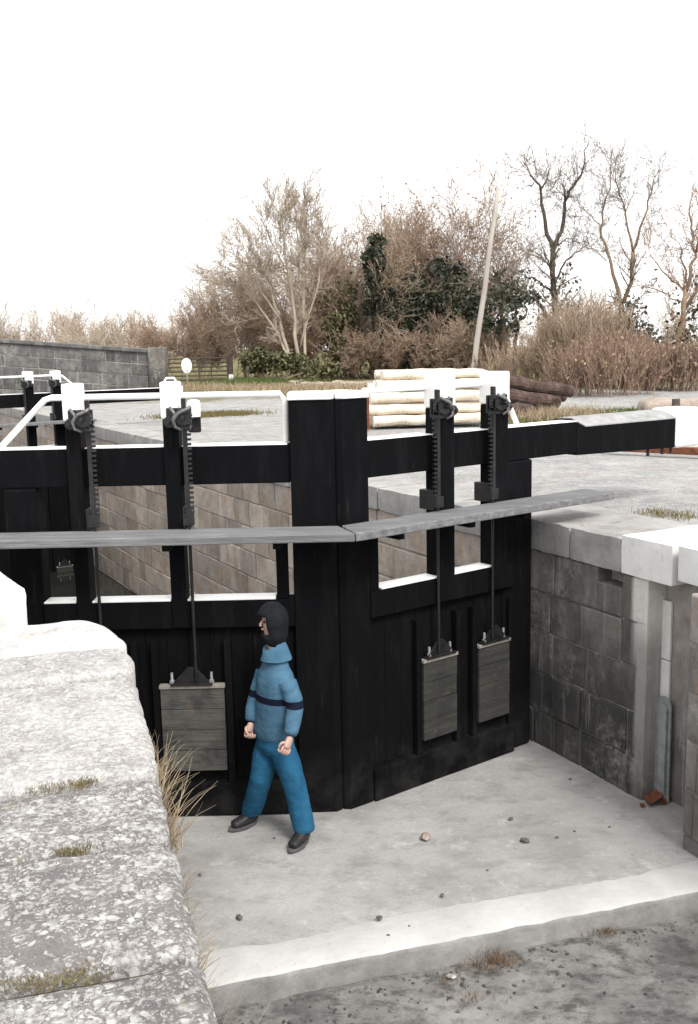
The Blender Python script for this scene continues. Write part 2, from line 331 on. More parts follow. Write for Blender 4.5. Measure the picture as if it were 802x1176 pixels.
def tag(o, label=None, cat=None, group=None, kind=None):
    if label: o['label'] = label
    if cat: o['category'] = cat
    if group: o['group'] = group
    if kind: o['kind'] = kind
    return o
def thing(name, loc, label, cat, group=None):
    o = bpy.data.objects.new(name, None); COL.objects.link(o); o.location = loc; o.empty_display_size = .2
    WORLD_LOC[o.name] = tuple(loc); return tag(o, label, cat, group)
def child(mb, name, mat, par, top=None, **k):     # a part; top = the thing's root (for sub-parts the mesh shares the root's origin)
    o = mb.build(name, mat, par, **k); WORLD_LOC[o.name] = parent_loc(par); return o
def solo(mb, name, mat, loc, label, cat, group=None, kind=None, **k):   # a thing that is one mesh, with its origin at its base
    mb.v = [(v[0]-loc[0], v[1]-loc[1], v[2]-loc[2]) for v in mb.v]
    o = mb.build(name, mat, None, **k); o.location = loc; return tag(o, label, cat, group, kind)

def rough_block(mb, c000, ex, ey, ez, n=(6, 6, 3), rnd=.03, amp=.008, seed=0, fq=5.0):
    """a stone: subdivided box, worn round edges and noisy faces. c000 corner, three edge vectors"""
    bm = bmesh.new(); c000 = Vector(c000); ex, ey, ez = Vector(ex), Vector(ey), Vector(ez)
    idx = {}; L = (ex.length, ey.length, ez.length)
    def vert(i, j, k):
        key = (i, j, k)
        if key in idx: return idx[key]
        q = [i/n[0]*L[0], j/n[1]*L[1], k/n[2]*L[2]]
        inn = [min(max(q[a], rnd), L[a]-rnd) for a in range(3)]
        d = Vector((q[0]-inn[0], q[1]-inn[1], q[2]-inn[2]))
        if d.length > 1e-9: d = d.normalized()*min(d.length, rnd)
        q = [inn[a]+d[a] for a in range(3)]
        p = c000+ex.normalized()*q[0]+ey.normalized()*q[1]+ez.normalized()*q[2]
        nv = noise.noise_vector(p*fq+Vector((seed*7.3, 0, 0))); nv2 = noise.noise_vector(p*fq*3+Vector((seed*3.1, 5, 0)))
        p = p+nv*amp+nv2*amp*.5
        idx[key] = bm.verts.new(p); return idx[key]
    def face(a): 
        try: bm.faces.new(a)
        except ValueError: pass
    for i in range(n[0]):
        for j in range(n[1]):
            for k in (0, n[2]): face([vert(i, j, k), vert(i+1, j, k), vert(i+1, j+1, k), vert(i, j+1, k)])
    for i in range(n[0]):
        for k in range(n[2]):
            for j in (0, n[1]): face([vert(i, j, k), vert(i+1, j, k), vert(i+1, j, k+1), vert(i, j, k+1)])
    for j in range(n[1]):
        for k in range(n[2]):
            for i in (0, n[0]): face([vert(i, j, k), vert(i, j+1, k), vert(i, j+1, k+1), vert(i, j, k+1)])
    bm.verts.index_update()
    mb.add([v.co for v in bm.verts], [tuple(v.index for v in f.verts) for f in bm.faces]); bm.free()

def steps(a, b, d):                              # graded subdivision near worn edges
    return max(2, int(round((b-a)/d)))

def block_wall(p0, p1, z0, z1, nrm, ch, bl, depth=.3, gap=.012, jit=.012, seed=1, skip=None, slope=0.0):
    """ashlar courses from p0 to p1 (xy), outward normal nrm; returns MB of blocks and MB of mortar backing"""
    rng = random.Random(seed); p0, p1 = Vector((p0[0], p0[1], 0)), Vector((p1[0], p1[1], 0)); d = p1-p0; Lw = d.length; d.normalize()
    nv = Vector((nrm[0], nrm[1], 0)).normalized(); m = MB(); back = MB()
    nc = max(1, round((z1-z0)/ch)); h = (z1-z0)/nc
    for k in range(nc):
        s = -rng.uniform(.1, .9)*bl
        while s < Lw:
            e = s+bl*rng.uniform(.7, 1.35); a, b = max(s, 0), min(e, Lw)
            if Lw-b < .12: b = Lw; e = Lw+1
            if b-a > .05 and not (skip and skip(k, a, b)):
                o = rng.uniform(-jit, jit*.6); za, zb = z0+k*h+gap/2+rng.uniform(-.004, .004), z0+(k+1)*h-gap/2
                q = []
                for zz in (za, zb):
                    for (ss, dd) in ((a+gap/2, o), (b-gap/2, o+rng.uniform(-.006, .006)), (b-gap/2, -depth), (a+gap/2, -depth)):
                        v = p0+d*ss+nv*dd; q.append(Vector((v.x, v.y, zz+slope*ss)))
                m.hexa(q)
            s = e
    q = []
    for zz in (z0, z1-.004):
        for (ss, dd) in ((0, -.0215), (Lw, -.0215), (Lw, -depth-.05), (0, -depth-.05)):
            v = p0+d*ss+nv*dd; q.append(Vector((v.x, v.y, zz+slope*ss)))
    back.hexa(q)
    return m, back

# fast meshes from many thin segments / little leaf quads
def seg_mesh(name, segs, mat, parent=None, n=3):
    A = np.array(segs, dtype=np.float64).reshape(-1, 8); org = np.array(parent_loc(parent))
    p0, p1, r0, r1 = A[:, 0:3]-org, A[:, 3:6]-org, A[:, 6:7], A[:, 7:8]
    d = p1-p0; d /= np.linalg.norm(d, axis=1, keepdims=True)+1e-9
    ref = np.where(np.abs(d[:, 2:3]) < .9, np.array([[0, 0, 1.]]), np.array([[1., 0, 0]]))
    a = np.cross(d, ref); a /= np.linalg.norm(a, axis=1, keepdims=True)+1e-9; b = np.cross(d, a)
    V = []
    for (p, r) in ((p0, r0), (p1, r1)):
        for j in range(n):
            an = 2*math.pi*j/n; V.append(p+(a*math.cos(an)+b*math.sin(an))*r)
    V = np.stack(V, 1); N = len(A)
    base = (np.arange(N)*2*n)[:, None, None]
    q = np.array([[j, (j+1) % n, n+(j+1) % n, n+j] for j in range(n)])[None]
    return np_mesh(name, V.reshape(-1, 3), (base+q).reshape(-1, 4), mat, parent)
def quad_mesh(name, c, size, mat, parent=None, rng=RNG, asp=.6, upb=0.0):
    c = np.array(c, dtype=np.float64).reshape(-1, 3)-np.array(parent_loc(parent)); N = len(c)
    a = rng.normal(size=(N, 3)); a[:, 2] += upb; a /= np.linalg.norm(a, axis=1, keepdims=True)
    b = np.cross(a, rng.normal(size=(N, 3))); b /= np.linalg.norm(b, axis=1, keepdims=True)
    s = (np.asarray(size)*rng.uniform(.6, 1.4, N))[:, None]
    V = np.stack([c-a*s, c+b*s*asp, c+a*s, c-b*s*asp], 1).reshape(-1, 3)
    return np_mesh(name, V, np.arange(4*N).reshape(-1, 4), mat, parent)
def np_mesh(name, V, Fq, mat, parent):
    me = bpy.data.meshes.new(name); me.vertices.add(len(V)); me.vertices.foreach_set('co', V.astype(np.float32).ravel())
    me.loops.add(Fq.size); me.loops.foreach_set('vertex_index', Fq.astype(np.int32).ravel())
    me.polygons.add(len(Fq)); me.polygons.foreach_set('loop_start', np.arange(0, Fq.size, 4, dtype=np.int32))
    me.update(calc_edges=True); me.validate()
    me.materials.append(mat); o = bpy.data.objects.new(name, me); COL.objects.link(o); o.parent = parent
    return o

# ------------------------------------------------------------------ key lines of the lock
Mx = Vector((-.09, 7.40, 0)); HEEL = Vector((1.655, 8.71, 0))
AX = Vector((-.48, .877, 0)).normalized()        # lock axis, away from the camera
NR = Vector((AX.y, -AX.x, 0))                    # across the lock to the right
GZ = 2.03                                        # bank level
def lk(t, w_, z=0.0): return HEEL+AX*t+NR*w_+Vector((0, 0, z))

# ---- ground: far (right) bank as one graded sheet, left bank, lock bed, water
def graded(vals): return vals
def sheet(name, ts, ws, zf, mat):
    vs = []; fs = []
    for i, t_ in enumerate(ts):
        for j, w_ in enumerate(ws):
            p = lk(t_, w_); vs.append((p.x, p.y, zf(p.x, p.y)))
    n = len(ws)
    for i in range(len(ts)-1):
        for j in range(n-1): fs.append((i*n+j, i*n+j+1, (i+1)*n+j+1, (i+1)*n+j))
    mb = MB(); mb.add(vs, fs); o = mb.build(name, mat, None, recalc=False, smooth=True)
    bm = bmesh.new(); bm.from_mesh(o.data); bmesh.ops.recalc_face_normals(bm, faces=bm.faces)
    if sum(f.normal.z for f in bm.faces) < 0: bmesh.ops.reverse_faces(bm, faces=bm.faces)
    bm.to_mesh(o.data); bm.free()
    return tag(o, kind='structure')
def bankz(x, y):
    d = math.hypot(x, y); a = min(1, max(0, (d-12)/20))
    return GZ-.02+noise.noise(Vector((x*.35, y*.35, 0)))*.03+noise.noise(Vector((x*1.7, y*1.7, 3)))*.012+a*noise.noise(Vector((x*.06, y*.06, 7)))*.22
near_t = [-60, -30, -14, -8]+[-6+.3*i for i in range(110)]+[27.5+1.2*i for i in range(30)]+[68, 80, 100, 140, 200, 320, 600, 1200]
near_w = [.58+.3*i for i in range(60)]+[19+1.2*i for i in range(30)]+[58, 75, 100, 150, 220, 350, 700, 1300]
sheet('ground', near_t, near_w, bankz, MAT['bank'])
sheet('left_bank_ground', [-60, -30, -15, -10, -8, -6, -4, -2, 0, 4, 10, 20, 40, 80, 200, 1200], [-1300, -300, -100, -40, -20, -12, -9, -7.2], lambda x, y: GZ-.03, MAT['bank'])
mb = MB(); mb.add([lk(.25, .05, -1.25), lk(.25, -4.6, -1.25), lk(1200, -4.6, -1.25), lk(1200, .05, -1.25)], [(0, 1, 2, 3)])
tag(mb.build('water', MAT['water']), kind='structure')

# floor: sill platform, its clean lip, the lower bed
E0, E1 = atz(236, 1136, 0), atz(802, 1025, 0)
ed = (E1-E0).normalized(); ein = Vector((-ed.y, ed.x, 0))
A0, A1 = E0-ed*1.2, E1+ed*.9
def grid_patch(name, p00, p10, p11, p01, nu, nv, zf, mat):
    vs = []; fs = []
    for j in range(nv+1):
        for i in range(nu+1):
            a, b = i/nu, j/nv; p = p00.lerp(p10, a).lerp(p01.lerp(p11, a), b); vs.append((p.x, p.y, p.z+zf(p.x, p.y)))
    for j in range(nv):
        for i in range(nu): q = j*(nu+1)+i; fs.append((q, q+1, q+nu+2, q+nu+1))
    mb = MB(); mb.add(vs, fs); o = mb.build(name, mat, None, smooth=True)
    return tag(o, kind='structure')
LIPW = .34
B0, B1 = A0+ein*.12, A1+ein*.12
grid_patch('lock_floor', B0, B1, B1+ein*4.2, B0+ein*4.2, 90, 70, lambda x, y: noise.noise(Vector((x*1.4, y*1.4, 0)))*.014+noise.noise(Vector((x*6, y*6, 2)))*.004-.004-.02*max(0, 1-((Vector((x, y, 0))-A0).dot(ein)-.12)/(LIPW)), MAT['floor'])
mb = MB(); NS = 90; rows = []
prof = [(0, -.30), (0.004, -.03), (.018, -.008), (.05, .004), (.17, .006), (LIPW-.08, .004), (LIPW+.01, -.008), (LIPW+.16, -.035)]
for i in range(NS+1):
    p = A0.lerp(A1, i/NS)
    wob = noise.noise(Vector((i*.35, 1, 0)))*.018+noise.noise(Vector((i*1.1, 4, 0)))*.008
    for (dd, zz) in prof: 
        q = p+ein*(dd+(wob if dd < .06 else 0)); mb.v.append((q.x, q.y, zz+noise.noise(Vector((i*.5, dd*20, 9)))*.004))
npf = len(prof)
for i in range(NS):
    for j in range(npf-1): mb.f.append((i*npf+j, (i+1)*npf+j, (i+1)*npf+j+1, i*npf+j+1)); mb.mi.append(1 if j < 2 else 0)
tag(mb.build('concrete_sill_step', [MAT['lip'], MAT['lipface']], smooth=True), kind='structure')
grid_patch('lower_bed', A0+ein*.02, A1+ein*.02, A1-ein*7, A0-ein*7, 110, 110,
           lambda x, y: -.15+noise.noise(Vector((x*1.1, y*1.1, 4)))*.03+noise.noise(Vector((x*5, y*5, 1)))*.014+noise.noise(Vector((x*14, y*14, 6)))*.006, MAT['rubble'])

# ------------------------------------------------------------------ right lock wall (gate recess, groove, near wall)
RP1 = Vector((2.285, 7.47, 0))                                   # end of the recess face
wdir = (RP1-HEEL).normalized(); wn = Vector((-wdir.y, wdir.x, 0))
if wn.x > 0: wn = -wn
right_wall = thing('lock_wall', (2.3, 7.6, 0), 'tall dark stained stone lock wall right of the black gates, with pale salt streaks', 'wall')
RW0 = HEEL-wdir*.25
LWR = (RP1-RW0).length
def on_wall(x, y):                                               # survey pixel -> (distance along the recess face, height)
    d = ray(x, y); c0 = Vector((0, 0, CAM_H)); p = c0+d*((RW0-c0).dot(wn)/d.dot(wn)); return (p-RW0).dot(wdir), p.z
n0, n1 = on_wall(686, 655)[0], on_wall(715, 662)[0]
nz0, nz1 = on_wall(702, 672)[1], 1.80
m, bk = block_wall(RW0, RP1, -.05, 1.43, wn, .37, .43, .3, seed=5)
for (a, b, za, zb_) in ((0, n0*.48, 1.436, 1.795), (n0*.48+.012, n0, 1.436, 1.795), (n1, LWR, 1.436, 1.795), (n0-.002, n1+.002, 1.436, nz0)):
    m.hexa([Vector(((RW0+wdir*ss+wn*dd).x, (RW0+wdir*ss+wn*dd).y, zz)) for zz in (za, zb_) for (ss, dd) in ((a, .002), (b, .002), (b, -.3), (a, -.3))])
child(m, 'ashlar_face', MAT['ashlar'], right_wall, bevel=.012)
bk2 = MB()
for (dd0, dd1, zz0, zz1) in ((-.0215, -.35, -.05, 1.432), (-.16, -.35, 1.432, 1.80)):
    q = []
    for zz in (zz0, zz1):
        for (ss, dd) in ((0, dd0), (LWR-.004, dd0), (LWR-.004, dd1), (0, dd1)):
            v = RW0+wdir*ss+wn*dd; q.append(Vector((v.x, v.y, zz)))
    bk2.hexa(q)
child(bk2, 'mortar_bed', MAT['mortar_dark'], right_wall)
# groove: far jamb, back, near wall
JB = RP1-wn*.17
NC = Vector((2.345, 6.70, 0))                                    # near wall corner
ndir = Vector((.40, -.916, 0)).normalized(); nn_ = Vector((ndir.y, -ndir.x, 0))
if nn_.x > 0: nn_ = -nn_
jm = MB()
q = []
for zz in (-.05, 1.80):
    for p in (RP1-wdir*.10+wn*-.004, RP1+wdir*.006-wn*.004, RP1+wdir*.006-wn*.5, RP1-wdir*.10-wn*.5): q.append(Vector((p.x, p.y, zz)))
jm.hexa(q); child(jm, 'groove_jamb', MAT['ashlar'], right_wall, bevel=.008)
gb = MB(); q = []
for zz in (-.05, 1.86):
    for p in (RP1+wdir*.004-wn*.19, RP1+wdir*1.1-wn*.19, RP1+wdir*1.1-wn*.45, RP1+wdir*.004-wn*.45): q.append(Vector((p.x, p.y, zz)))
gb.hexa(q); child(gb, 'groove_back', MAT['ashlar_near'], right_wall)
m, bk = block_wall(NC, NC+ndir*6.5, -.25, 1.88, nn_, .37, .5, .3, seed=9)
q = []
for zz in (-.25, 1.88):                                          # return face of the near wall into the groove
    for p in (NC+ndir*.01-nn_*.02, NC+ndir*.3-nn_*.02, NC+ndir*.3-nn_*.6, NC+ndir*.01-nn_*.6): q.append(Vector((p.x, p.y, zz)))
m.hexa(q); child(m, 'near_ashlar_face', MAT['ashlar_near'], right_wall, bevel=.012); child(bk, 'mortar_bed', MAT['mortar'], right_wall)
# coping stones
def cop_stone(par, p, d, n, L, D, z0, z1, seed, mat, nm='coping_stone', over=.02, res=.09, label=None, amp=.009, rnd=.028):
    mb = MB(); rough_block(mb, Vector((p.x, p.y, z0))+n*over, d*L, -n*D, Vector((0, 0, z1-z0)), (steps(0, L, res), steps(0, D, res), steps(0, z1-z0, res)), rnd, amp, seed)
    o = child(mb, nm, mat, par, smooth=True)
    if mat.name[:5] in ('smoot', 'white'): o.data.set_sharp_from_angle(angle=R_(24))
    if label: o['label'] = label
    return o
cop_stone(right_wall, HEEL-wdir*.5, wdir, wn, .98, .95, 1.80, 2.075, 1, MAT['grey_coping'], rnd=.02, res=.05)
cop_stone(right_wall, HEEL+wdir*.495, wdir, wn, .62, .95, 1.80, 2.08, 2, MAT['grey_coping'], rnd=.02, res=.05)
cop_stone(right_wall, HEEL+wdir*1.125, wdir, wn, .545, .85, 1.805, 2.115, 3, MAT['whitewash'], label='whitewashed coping stone over the groove', over=.03, rnd=.012, amp=.003)
cop_stone(right_wall, HEEL+wdir*1.73-wn*.05, ndir, nn_, .9, .85, 1.86, 2.13, 4, MAT['whitewash'], over=.08, rnd=.012, amp=.003)
cop_stone(right_wall, HEEL+wdir*1.73-wn*.05+ndir*.92, ndir, nn_, 1.1, .85, 1.86, 2.12, 5, MAT['coping_pale'], over=.08)
cop_stone(right_wall, HEEL+wdir*1.73-wn*.05+ndir*2.05, ndir, nn_, 1.1, .85, 1.86, 2.12, 6, MAT['coping_pale'], over=.08)
# pipe-like lining strips at the back of the groove
lin = MB()
for (zz0, zz1, o) in ((1.15, 1.62, 0), (.80, 1.14, .01)):
    p = RP1+wdir*.05-wn*.175; lin.box((p.x, p.y, (zz0+zz1)/2), (.045, .012, (zz1-zz0)/2), (wdir, wn, Vector((0, 0, 1))))
child(lin, 'limewashed_strip', MAT['whitewash'], right_wall, bevel=.004)

# metal guide channel in the groove
gp = RP1+wdir*.075-wn*.13
ch = thing('guide_channel', (gp.x, gp.y, 0), 'grey metal channel with a rounded top standing in the wall groove', 'channel')
def arch(par, name, c, wid, thick, z1, mat, prot):
    mb = MB(); pts = [(-wid/2, .0), (-wid/2, z1-wid/2)]+[(-wid/2*math.cos(a), z1-wid/2+wid/2*math.sin(a)) for a in [i*math.pi/8 for i in range(1, 8)]]+[(wid/2, z1-wid/2), (wid/2, 0)]
    poly = [(c+wdir*a, zz) for a, zz in pts]; n = len(poly)
    vs = [Vector((p.x, p.y, zz))+wn*prot for p, zz in poly]+[Vector((p.x, p.y, zz))+wn*(prot-thick) for p, zz in poly]
    mb.add(vs, [tuple(range(n)), tuple(range(2*n-1, n-1, -1))]+[(i, (i+1) % n, n+(i+1) % n, n+i) for i in range(n)])
    return child(mb, name, mat, par, bevel=.004)
arch(ch, 'back_plate', gp, .16, .02, .86, MAT['grey_metal'], .0)
arch(ch, 'front_plate', gp+wdir*.025, .075, .03, .80, MAT['grey_metal'], .03)

# downstream chamber wall (seen through the openings) with its coping
cham = thing('lock_wall', lk(8, .1, 0), 'brown streaked stone chamber wall behind the black gates, running to the far gates', 'wall')
m, bk = block_wall(lk(-.05, .02), lk(36, .02), -1.6, 1.79, -NR, .36, .62, .3, seed=21, gap=.016)
child(m, 'ashlar_face', MAT['chamber'], cham, bevel=.012); child(bk, 'mortar_bed', MAT['mortar_dark'], cham)
s_ = .0
for i in range(30):
    L = random.uniform(1.0, 1.5)
    cop_stone(cham, lk(.25+s_, 0), AX, -NR, L, .62, 1.79, 2.06+random.uniform(-.006, .006), 30+i, MAT['grey_coping'], res=.16); s_ += L+.015
# ------------------------------------------------------------------ left lock wall and its coping (foreground)
left_wall = thing('lock_wall', (-.9, 3.5, 0), 'left lock wall in the foreground topped by wide lichen-spotted coping stones', 'wall')
edge = [Vector(p+(0,)) for p in ((.30, -.6), (.06, .5), (-.33, 2.12), (-.405, 2.38), (-.60, 3.02), (-.725, 3.52), (-1.07, 4.70), (-1.19, 5.19), (-1.50, 5.78))]
# slabs between joints: (edge point a, edge point b), going back to the left
def slab(pa, pb, z1, seed, mat, depth=1.9, round_far=0, round_near=0, tilt=0):
    """worn slab whose right side is the lock edge pa->pb; corners rounded at the edge"""
    ang = Vector((-.95, -.26, 0)).normalized()
    nu, nv = 46, max(6, int((pb-pa).length/.025)); mb = MB(); idx = {}
    Ls = (pb-pa).length
    def P(i, j, k):
        u = i/nu; v = j/nv
        u2 = u**1.6
        ins = 0
        if round_far and (1-v)*Ls < round_far: q = 1-(1-v)*Ls/round_far; ins += round_far*.55*(1-math.sqrt(max(0, 1-q*q)))
        if round_near and v*Ls < round_near: q = 1-v*Ls/round_near; ins += round_near*.5*(1-math.sqrt(max(0, 1-q*q)))
        p = pa.lerp(pb, v)+ang*(ins+u2*(depth-ins))
        e = min(u2*depth+.0001, 1); ev = min(v, 1-v)*Ls
        fall = .03*max(0, 1-e/.05)**2+.024*max(0, 1-ev/.05)**2
        zz = z1-fall+tilt*(u2)
        n1 = noise.noise(Vector((p.x*2.3+seed, p.y*2.3, 0)))*.006+noise.noise(Vector((p.x*8+seed, p.y*8, 1)))*.005+noise.noise(Vector((p.x*25, p.y*25, 2)))*.0025
        w2 = ang*(noise.noise(Vector((p.y*4+seed*3, 2, 0)))*.014+noise.noise(Vector((p.y*13, 5, seed)))*.006)*max(0, 1-e/.3)
        return Vector((p.x, p.y, zz+n1))+w2
    vs = [[P(i, j, 0) for j in range(nv+1)] for i in range(nu+1)]
    flat = [v for r in vs for v in r]; n = nv+1
    fs = [(i*n+j, i*n+j+1, (i+1)*n+j+1, (i+1)*n+j) for i in range(nu) for j in range(nv)]
    loop = [(i, 0) for i in range(nu+1)]+[(nu, j) for j in range(1, nv+1)]+[(i, nv) for i in range(nu-1, -1, -1)]+[(0, j) for j in range(nv-1, 0, -1)]
    b0 = len(flat); flat += [Vector((vs[i][j].x, vs[i][j].y, z1-.30)) for i, j in loop]
    L = len(loop)
    for k in range(L):
        (i, j), (i2, j2) = loop[k], loop[(k+1) % L]; fs.append((i*n+j, i2*n+j2, b0+(k+1) % L, b0+k))
    mb.add(flat, fs); child(mb, 'coping_stone', mat, left_wall, smooth=True)
ZL = 2.05
gaps = .016
for i, (a, b, mt, rf, rn) in enumerate(((0, 1, 'coping', 0, 0), (1, 3, 'coping', 0, 0), (3, 4, 'coping', .06, .03), (4, 5, 'coping', .05, .07), (5, 6, 'coping_pale', .16, .10), (6, 7, 'coping_pale', .24, .10), (7, 8, 'coping_white', .34, .10))):
    pa, pb = edge[a], edge[b]; dv = (pb-pa).normalized()
    slab(pa+dv*gaps, pb-dv*gaps, ZL+(0, 0, .006, -.004, .0, .008, .004)[i], i*3+1, MAT[mt], round_far=rf, round_near=rn)
jb = MB(); poly = [e+Vector((-.10, -.02, 0)) for e in edge]+[Vector((-3.6, 5.3, 0)), Vector((-2.2, -.9, 0))]
jb.prism([(p.x, p.y) for p in poly], 1.70, 2.010); child(jb, 'joint_bedding', plain('joint_earth', (.03, .022, .015), (.10, .08, .05), 14, .95), left_wall)
# raised white block beyond and the hollow quoin
mb = MB(); rough_block(mb, (-1.96, 5.88, 1.72), Vector((-.62, .98, 0))*1.0, Vector((-1.6, -.5, 0)), (0, 0, .49), (24, 24, 10), .03, .007, 40); child(mb, 'raised_stone', MAT['whitewash'], left_wall, smooth=True)
for i in range(len(edge)-1):
    a, b = edge[i]+Vector((-.04, 0, 0)), edge[i+1]+Vector((-.04, 0, 0)); nv_ = Vector(((b-a).y, -(b-a).x, 0)).normalized()
    m, bk = block_wall(a, b, -.3, 1.74, nv_, .34, .45, .25, seed=50+i); child(m, 'ashlar_face', MAT['ashlar_left'], left_wall, bevel=.01); child(bk, 'mortar_bed', MAT['mortar'], left_wall)
for i, (a, b) in enumerate((((-1.54, 5.78), (-2.15, 6.35)), ((-2.15, 6.35), (-2.5, 7.0)), ((-2.5, 7.0), (-2.62, 7.7)))):
    a, b = Vector(a+(0,)), Vector(b+(0,)); nv_ = Vector(((b-a).y, -(b-a).x, 0)).normalized()
    m, bk = block_wall(a, b, -.2, 1.74, nv_, .34, .45, .25, seed=70+i); child(m, 'ashlar_face', MAT['ashlar_left'], left_wall, bevel=.01); child(bk, 'mortar_bed', MAT['mortar'], left_wall)
lcw = thing('lock_wall', lk(8, -4.7, 0), 'far left chamber wall beyond the left gate, mostly hidden', 'wall')
m, bk = block_wall(lk(.9, -4.45), lk(36, -4.45), -1.6, 1.79, NR, .36, .7, .3, seed=90); child(m, 'ashlar_face', MAT['chamber'], lcw, bevel=.012); child(bk, 'mortar_bed', MAT['mortar'], lcw)
mb = MB(); q = [lk(.9, -4.43), lk(36, -4.43), lk(36, -7.6), lk(.9, -7.6)]; mb.prism([(p.x, p.y) for p in q], 1.79, 2.03); child(mb, 'coping_course', MAT['coping_pale'], lcw, bevel=.02)

# ------------------------------------------------------------------ lock gates
def leaf(M0, U, V, label, mw, heel, posts, pw, rods, pads, padw, beam_end, walk_end, stile, rail_end, zb=0.0, zo=0.0, cap_from=None, walk=True, gear_flip=1, handle=False, beam_step=None):
    root = thing('lock_gate', (M0.x, M0.y, M0.z+zb), label, 'lock gate', 'black lock gate leaves')
    hpw = heel-posts[1][1]+.004 if heel-posts[1][1] < .4 else .25
    def P(u, v, z): return M0+U*u+V*v+Vector((0, 0, z+zo))
    def B(mb, u0, u1, v0, v1, z0, z1, mi=0): mb.hexa([P(u, v, z) for z in (z0, z1) for u, v in ((u0, v0), (u1, v0), (u1, v1), (u0, v1))], mi)
    def part(fn, name, mat, par=root, **k):
        mb = MB(); fn(mb); return child(mb, name, mat, par, **k)
    def PR(mb, poly, z0, z1):
        n = len(poly); mb.add([P(u, v, z0) for u, v in poly]+[P(u, v, z1) for u, v in poly], [tuple(range(n)), tuple(range(n, 2*n))]+[(i, (i+1) % n, n+(i+1) % n, n+i) for i in range(n)])
    mp = part(lambda mb: PR(mb, [(.012, -.0), (.05, .035), (mw, .035), (mw, -.3), (.105, -.3), (.004, -.02)], zb, 3.235), 'mitre_post', MAT['black'], bevel=.008)
    part(lambda mb: PR(mb, [(.006, .0), (.04, .05), (mw+.01, .05), (mw+.01, -.31), (.11, -.31)], 3.236, 3.29), 'post_cap', MAT['white'], mp, bevel=.008)
    part(lambda mb: B(mb, heel-hpw, heel, -.2, .01, zb, 2.617), 'heel_post', MAT['black'], bevel=.02)
    # balance beam
    def beam(mb):
        e = beam_end-.43
        st = beam_step or e
        B(mb, mw+.002, st, -.19, 0, 2.62, 2.905)
        if beam_step:
            prof = lambda: [(0, 2.60), (0, 2.850), (-.16, 2.915), (-.30, 2.915), (-.30, 2.60)]
            k = 5; vs = []
            for (u, dz) in ((st+.001, .05), (st+.12, 0), (e, 0)):
                vs += [P(u, v, z+(dz if i == 1 else 0)+(-.04*(u-st)/(e-st) if z < 2.7 else 0)) for i, (v, z) in enumerate(prof())]
            mb.add(vs, [tuple(range(k)), tuple(range(2*k, 3*k))]+[(a*k+i, a*k+(i+1) % k, (a+1)*k+(i+1) % k, (a+1)*k+i) for a in range(2) for i in range(k)])
    bm_ = part(beam, 'balance_beam', MAT['black'], bevel=.008)
    def btop(mb):
        us = [mw+.02]+[x for p in posts for x in (p[0]-.006, p[1]+.006)]+[(beam_step or beam_end-.43)]
        for a in range(0, len(us)-1, 2): B(mb, us[a], us[a+1]-.002, -.192, .004, 2.906, 2.914)
    part(btop, 'white_top_strip', MAT['white'], bm_, bevel=.003)
    if beam_step:
        def gtop(mb):
            st, e = beam_step, beam_end-.43
            B(mb, st+.12, e-.002, -.302, -.165, 2.9165, 2.928)
            mb.hexa([P(u, v, z) for dz in (0, .012) for (u, v, z) in ((st+.11, .004, 2.852+dz), (e-.002, .004, 2.848+dz), (e-.002, -.163, 2.9165+dz), (st+.11, -.163, 2.9165+dz))])
        part(gtop, 'weathered_top', MAT['grey_paint'], bm_, bevel=.003)
    part(lambda mb: B(mb, beam_end-.43, beam_end, -.32, .02, 2.55, 2.945), 'beam_end_cap', MAT['white'], bm_, bevel=.045, seg=3)
    if beam_step:
        def bolts(mb):
            mb.tube([P(beam_end-1.35+du, -.05, 2.50), P(beam_end-1.35+du, -.05, 2.60)], .016, 8)
        for du in (.55, .78, .92): part(bolts, 'beam_bolt', MAT['iron'], bm_)
    if handle:
        part(lambda mb: mb.tube([P(beam_end-.40, -.15, 2.94), P(beam_end-.40, -.15, 3.08), P(beam_end-.36, -.15, 3.13), P(beam_end-.16, -.15, 3.13), P(beam_end-.12, -.15, 3.08), P(beam_end-.12, -.15, 2.94)], .028, 8), 'push_handle', MAT['white'], bm_, smooth=True)
    # rails and boarding
    part(lambda mb: B(mb, mw+.002, heel-.252, -.11, .045, 1.52, 1.735), 'middle_rail', MAT['black'], bevel=.008)
    def ledge(mb):
        us = [stile[1]+.01]+[x for p in posts for x in (p[0]-.006, p[1]+.006)]
        us = us[:-1] if us[-1] > heel-hpw-.01 else us+[heel-hpw-.01]
        for a in range(0, len(us)-1, 2):
            if us[a+1]-us[a] > .02: B(mb, us[a], us[a+1], -.112, .05, 1.736, 1.75)
    part(ledge, 'white_ledge', MAT['white'], bevel=.004)
    part(lambda mb: B(mb, mw+.002, heel-.252, -.24, .055, zb, zb+.27), 'bottom_rail', MAT['black'], bevel=.01)
    def boards(mb):
        u = mw+.004; rr = random.Random(3)
        while u < heel-.26:
            e = min(u+.165, heel-.256); o = rr.uniform(-.003, .002); B(mb, u+.0012, e-.0012, -.07, -.012+o, zb+.272, 1.518); u = e
    part(boards, 'boarding', MAT['black'], bevel=.003)
    part(lambda mb: B(mb, stile[0], stile[1], -.12, .03, 1.737, 2.233), 'walkway_post', MAT['black'], bevel=.005)
